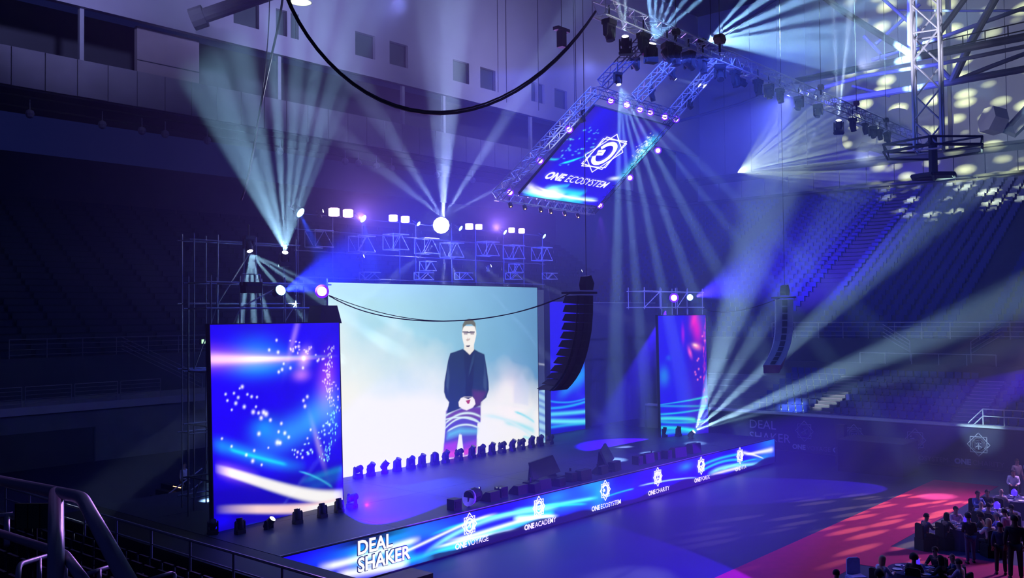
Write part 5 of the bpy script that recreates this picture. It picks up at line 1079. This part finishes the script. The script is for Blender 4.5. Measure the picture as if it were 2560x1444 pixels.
def person(p, face, pose, top, trousers, hair, hs, skin_i, label, group=None, k=1.0):
    m = person_meshes(pose); t = thing('person', label, 'person', p, group, rot=(0, 0, face)); t.scale = (k, k, k)
    b = cp(m[0], SK[skin_i]); link('body', b, t); link('shirt', cp(m[1], CL[top]), t); link('trousers', cp(m[2], CL[trousers]), t); link('shoes', m[3], t)
    if hs == 'short': link('hair', cp(m[4], HAIRC[hair]), t)
    if hs == 'long': link('hair', cp(m[5], HAIRC[hair]), t)
    if hs == 'afro': link('hair', cp(m[6], HAIRC[hair]), t)
    if hs == 'cap':
        link('hair', cp(m[4], HAIRC[hair]), t); c = m[7]; mb = MB(); mb.lathe([(.115, 0), (.11, .06), (.07, .11), (.01, .12)], 12, Matrix.Translation(c+V((0, -.01, .05)))); mb.prism([(-.09, 0), (.09, 0), (.07, .12), (-.07, .12)], .05, .065, lambda u, v, d: c+V((u, .08+v, d))); mb.obj('cap', BLACK, t)
    return t
def yaw_to(p, q): d = V(q)-V(p); return math.atan2(-d.x, d.y)
def chair(p, face, label, group='covered banquet chairs'):
    t = thing('banquet_chair', label, 'chair', p, group, rot=(0, 0, face))
    MB().box((-.23, -.22, .42), (.23, .22, .48)).obj('seat', CLOTH, t)
    MB().prism([(-.23, .45), (.23, .45), (.22, .95), (.15, 1.0), (-.15, 1.0), (-.22, .95)], -.28, -.22, lambda u, v, d: V((u, d, v))).obj('backrest', CLOTH, t)
    MB().prism([(-.27, -.28), (.27, -.28), (.25, .24), (-.25, .24)], .0, .43, lambda u, v, d: V((u, v, d))).obj('chair_cover', CLOTH, t); return t
TCL = mk('dark_tablecloth', (.04, .035, .12), .85, 0, .3, 3, .1); PLATE = mk('white_plate', (.85, .85, .88), .25); GLS = mk('glass_tumbler', (.6, .65, .75), .1); GLOW = emi('blue_centre_lamp', (.06, .02, 1), 1.6)
def table(c, r, where, seed):
    t = thing('banquet_table', f'round table under a dark cloth, {where}', 'table', c)
    n = 30; mb = MB(); prof = [(r*.02, .755), (r, .755), (r*1.01, .72)]
    v = []; f = []
    for k in range(n):
        a = 2*math.pi*k/n; wv = 1+.03*math.cos(8*a)
        v += [(0.02*math.cos(a), .02*math.sin(a), .755), (r*math.cos(a), r*math.sin(a), .755), (r*1.04*wv*math.cos(a), r*1.04*wv*math.sin(a), .4), (r*1.08*wv*wv*math.cos(a), r*1.08*wv*wv*math.sin(a), .01)]
    for k in range(n):
        for j in range(3): f.append((k*4+j, ((k+1) % n)*4+j, ((k+1) % n)*4+j+1, k*4+j+1))
    mb.add(v, f).obj('tablecloth', TCL, t); MB().lathe([(r*.98, .70), (r*.98, .745)], 24).obj('tabletop', BEIGE, t); MB().lathe([(.3, 0), (.06, .05), (.06, .70)], 10).obj('pedestal', BLACK, t)
    rr = np.random.default_rng(seed)
    for k in range(7):
        a = 2*math.pi*k/7+seed; pl = MB().lathe([(.05, 0), (.11, .005), (.15, .022), (.145, .026), (.05, .01)], 14).obj('plate', PLATE); pl.location = (c[0]+r*.68*math.cos(a), c[1]+r*.68*math.sin(a), .757); tag(pl, f'white plate on the round table {where}', 'plate', f'plates on the table {where}')
        gl_ = MB().lathe([(.028, 0), (.036, .11)], 8).obj('drinking_glass', GLS); a += .4; gl_.location = (c[0]+r*.5*math.cos(a), c[1]+r*.5*math.sin(a), .757); tag(gl_, f'drinking glass on the round table {where}', 'glass', f'glasses on the table {where}')
    q = thing('centrepiece', f'glowing blue centrepiece on the round table {where}', 'lamp', (c[0], c[1], .757)); MB().lathe([(.09, 0), (.03, .04), (.03, .12)], 10).obj('foot', BLACK, q); MB().lathe([(.06, .12), (.13, .2), (.12, .33), (.04, .42)], 12).obj('glow_shade', GLOW, q)
T1 = atz(2418, 1316, .75); T2 = atz(2493, 1279, .75); T3 = atz(2536, 1246, .75); T4 = atz(2290, 1424, .75)
for T_, nm, sd in ((T1, 'by the red carpet corner', 1), (T2, 'just behind the carpet corner table', 2), (T3, 'near the banner end of the carpet', 3), (T4, 'in the crook of the two carpets', 4)):
    T_.z = 0; table((T_.x, T_.y, 0), .85, nm, sd)
def seated(px, py, T_, top, hair, hs, sk, label, z=1.22, pose='sit', face=None, ch=True, tro='dark'):
    h = atz(px, py, z); h.z = 0; f = yaw_to(h, T_) if face is None else face
    person(h, f, pose, top, tro, hair, hs, sk, label); 
    if ch: chair(h+V((0, 0, 0)), f, 'black covered banquet chair under the '+label.replace('person in a ', '').replace('person in ', '').split(',')[0]+' guest' if False else 'black covered chair of the '+' '.join(label.split(' seated')[0].replace('person in a ', 'guest in a ').replace('person in ', 'guest in ').split()[:10]), 'covered banquet chairs')
seated(2442, 1234, T2, 'blue', 'black', 'short', 1, 'person in a grey blue shirt seated behind the middle table, near the carpet edge')
seated(2467, 1231, T2, 'dark', 'black', 'short', 1, 'person in a dark jacket seated beside the grey blue shirt')
seated(2501, 1230, T3, 'beige', 'grey', 'none', 0, 'bald person in a beige jacket seated at the table nearest the banner')
seated(2387, 1273, T1, 'pink', 'black', 'short', 1, 'person in a pale pink shirt seated behind the carpet corner table')
seated(2363, 1290, T1, 'dark', 'black', 'long', 1, 'person in black with long dark hair seated left of the pale pink shirt')
seated(2450, 1262, T2, 'sky', 'grey', 'none', 0, 'bald person in a light blue shirt seated between two tables')
seated(2470, 1266, T2, 'violet', 'black', 'short', 1, 'person in a lilac shirt seated next to the light blue shirt')
seated(2455, 1290, T1, 'dark', 'black', 'afro', 2, 'person in black with round bushy hair seated at the corner table')
seated(2497, 1290, T1, 'violet', 'grey', 'short', 0, 'grey haired person in a violet shirt seated beyond the corner table')
seated(2474, 1306, T1, 'white', 'blond', 'long', 0, 'person in a white blouse with blond hair seated at the corner table')
seated(2312, 1292, T1, 'navy', 'black', 'short', 1, 'person in a navy vest seated with the back to the red carpet')
seated(2530, 1270, T2, 'dark', 'black', 'short', 1, 'person in a black jacket seated near the frame side of the middle table')
seated(2202, 1400, T4, 'white', 'blond', 'long', 0, 'person in a white blouse with long blond hair seated in the carpet crook')
seated(2284, 1392, T4, 'dark', 'black', 'afro', 2, 'person in black with large round hair seated at the carpet crook table', z=1.28)
seated(2341, 1376, T4, 'dark', 'brown', 'short', 1, 'person in a dark suit seated side on at the carpet crook table')
seated(2357, 1400, T4, 'dark', 'black', 'long', 1, 'person in black with long hair seated with the back to the aisle')
seated(2388, 1394, T4, 'navy', 'grey', 'none', 1, 'bald person in a navy jacket seated on the red aisle side')
seated(2402, 1409, T4, 'pink', 'brown', 'short', 0, 'person in a pink shirt with brown hair seated on the red aisle side')
seated(2196, 1438, T4, 'dark', 'black', 'afro', 2, 'person in black whose hair just shows at the bottom by the crook table')
seated(2087, 1436, T4, 'dark', 'black', 'short', 1, 'person in black whose head alone shows on the red carpet edge')
def standing(px, py, face_to, pose, top, tro, hair, hs, sk, label, k=1.0):
    p = atz(px, py, 0); person(p, yaw_to(p, face_to), pose, top, tro, hair, hs, sk, label, None, k)
standing(2427, 1408, T1+V((3, 3, 0)), 'work', 'dark', 'jeans', 'black', 'cap', 1, 'person in a black top, jeans and cap standing on the aisle edge')
standing(2503, 1436, T2, 'stand', 'navy', 'dark', 'black', 'short', 1, 'person in a dark jacket standing at the aisle beside the tall figure')
standing(2540, 1450, T2, 'stand', 'dark', 'dark', 'black', 'short', 2, 'tall person in black standing closest to the aisle end', 1.22)
standing(2522, 1392, T1, 'work', 'pink', 'dark', 'black', 'short', 1, 'person in a pale shirt and dark apron serving by the corner table')
standing(2535, 1268, T3, 'work', 'white', 'dark', 'black', 'short', 1, 'waiter in a white shirt and black trousers behind the farthest table')
standing(2544, 1238, V((40, 0, 0)), 'stand', 'beige', 'dark', 'black', 'short', 1, 'person in a pale top standing before the banner end')
p = aty(459, 1262, 39.4); p.z = .66; person(p, yaw_to(p, (30, 25, 0)), 'stand', 'white', 'dark', 'black', 'short', 0, 'person in an open white shirt standing on the backstage steps')
t = chair(atz(2143, 1475, 0), 2.4, 'pale backed chair showing at the bottom of the picture by the crook table', None)
for c_ in t.children: c_.data = cp(c_.data, CL['sky'])

# ================================================================== WEST STAND AND HANDRAILS CLOSE TO THE CAMERA
mb = MB()
for i in range(14): mb.box((-2.0+i*1.03, -8, 0), (-2.0+(i+1)*1.03, 60, 7.0-i*.345))
struct(mb, 'floor_west_stand', BLACK)
struct(MB().box((12.42, -8, 0), (12.75, 60, 2.42)), 'wall_west_rink', DWALL)
t = thing('railing', 'long dim rail on the west rink wall before the platform', 'railing', (12.58, 12, 2.42))
for z in (.9, .5): MB().tube([(0, 0, z), (0, 22, z)], .035 if z > .6 else .02).obj('rail', RAILM, t)
for k in range(12): MB().tube([(0, k*2, 0), (0, k*2, .9)], .035).obj('post', RAILM, t)
mb = MB()
for i in range(3, 13):
    for k in range(34):
        q = 7+k*.56; x0 = -1.5+i*1.03; z0 = 7.0-i*.345
        mb.box((x0-.2, q, z0+.22), (x0+.2, q+.42, z0+.27)).box((x0-.24, q, z0+.27), (x0-.19, q+.42, z0+.68))
tag(mb.obj('seat_rows', mk('dark_blue_seat', (.012, .014, .05), .4)), 'dark seats in rows on the unlit west stand', 'seats', kind='stuff')
def dpt(px, py, d): return EYE+ray(px, py).normalized()*d
def pipe(name_t, pts_list, posts, label, m=RAILM):
    b = dpt(*pts_list[0][0][0]); t = thing(name_t, label, 'railing', b)
    for pl, r in pts_list:
        P = [dpt(*q)-b for q in pl]; out = [P[0]]
        for i in range(1, len(P)-1):
            a, c, e = P[i-1], P[i], P[i+1]; d1 = (a-c); d2 = (e-c); k = min(.09, d1.length*.3, d2.length*.3)
            for q in np.linspace(0, 1, 6): out.append((c+d1.normalized()*k*(1-q)**2+d2.normalized()*k*q**2))
        out.append(P[-1]); MB().tube(out, r, 14).obj('rail', m, t, True)
    for a, c, r in posts:
        MB().tube([dpt(*a)-b, dpt(*c)-b], r, 14).obj('post', m, t, True)
    return t
pipe('handrail', [([(-60, 1188, 6.1), (205, 1243, 4.3), (345, 1500, 2.75)], .026), ([(-60, 1312, 6.3), (162, 1385, 4.4), (245, 1500, 3.2)], .020)], [((140, 1232, 4.62), (140, 1500, 3.9), .031)], 'thick steel handrail close by, bent downward beside its post')
pipe('handrail', [([(-30, 1293, 9.5), (32, 1285, 9.5)], .022)], [((17, 1288, 9.5), (17, 1362, 9.3), .024)], 'short handrail end behind the thick handrail')
pipe('handrail', [([(43, 1460, 8.6), (48, 1410, 8.8), (107, 1392, 9.3), (140, 1384, 9.5)], .022)], [((98, 1396, 9.2), (98, 1470, 9.0), .020), ((164, 1378, 9.6), (164, 1470, 9.3), .018)], 'looped stair rail rising behind the post of the thick handrail')
pipe('handrail', [([(210, 1436, 9.5), (262, 1420, 9.8), (303, 1405, 10.2), (312, 1415, 10.2), (312, 1470, 10.0)], .021)], [((248, 1424, 9.7), (248, 1470, 9.6), .02)], 'looped stair rail appearing beside the lower end of the thick handrail')
pipe('handrail', [([(375, 1447, 11), (428, 1431, 11.4), (437, 1436, 11.4), (437, 1475, 11.2)], .02)], [], 'small looped rail end lowest of the stair rails')
p = dpt(85, 1289, 17); t = thing('wall_panel', 'dim green gridded panel seen through the handrails', 'panel', p, rot=(0, 0, -.9)); MB().box((-.3, 0, -.2), (.28, .03, .2)).obj('face_board', mk('green_board', (.04, .14, .07), .7), t)
for k in range(3): MB().box((-.31+k*.2, -.01, -.2), (-.30+k*.2, 0, .2)).obj('grid_bar', BLACK, t)
MB().tube([(0, .05, -.2), (0, .05, -3.2)], .03).obj('support', BLACK, t)

# ================================================================== HAZE
def haze(name, c, r, dens, col, label, aniso=.0, n=24):
    m = bpy.data.materials.new(name); m.use_nodes = True; nt = m.node_tree; nt.nodes.remove(nt.nodes['Principled BSDF'])
    vs = nt.nodes.new('ShaderNodeVolumeScatter'); vs.inputs['Density'].default_value = dens; vs.inputs['Anisotropy'].default_value = aniso; vs.inputs['Color'].default_value = (*col, 1)
    nt.links.new(vs.outputs[0], nt.nodes['Material Output'].inputs['Volume']); m.cycles.volume_sampling = 'EQUIANGULAR'
    bm = bmesh.new(); bmesh.ops.create_uvsphere(bm, u_segments=n, v_segments=n//2, radius=1)
    me = bpy.data.meshes.new(name); bm.to_mesh(me); bm.free(); me.materials.append(m); o = bpy.data.objects.new(name, me); C.objects.link(o)
    o.location = c; o.scale = r; tag(o, label, 'haze', kind='stuff'); return o
haze('haze', (46, 30, 18), (38, 27, 31), .0085, (.6, .68, 1), 'thin theatre haze filling the air over the stage and floor')
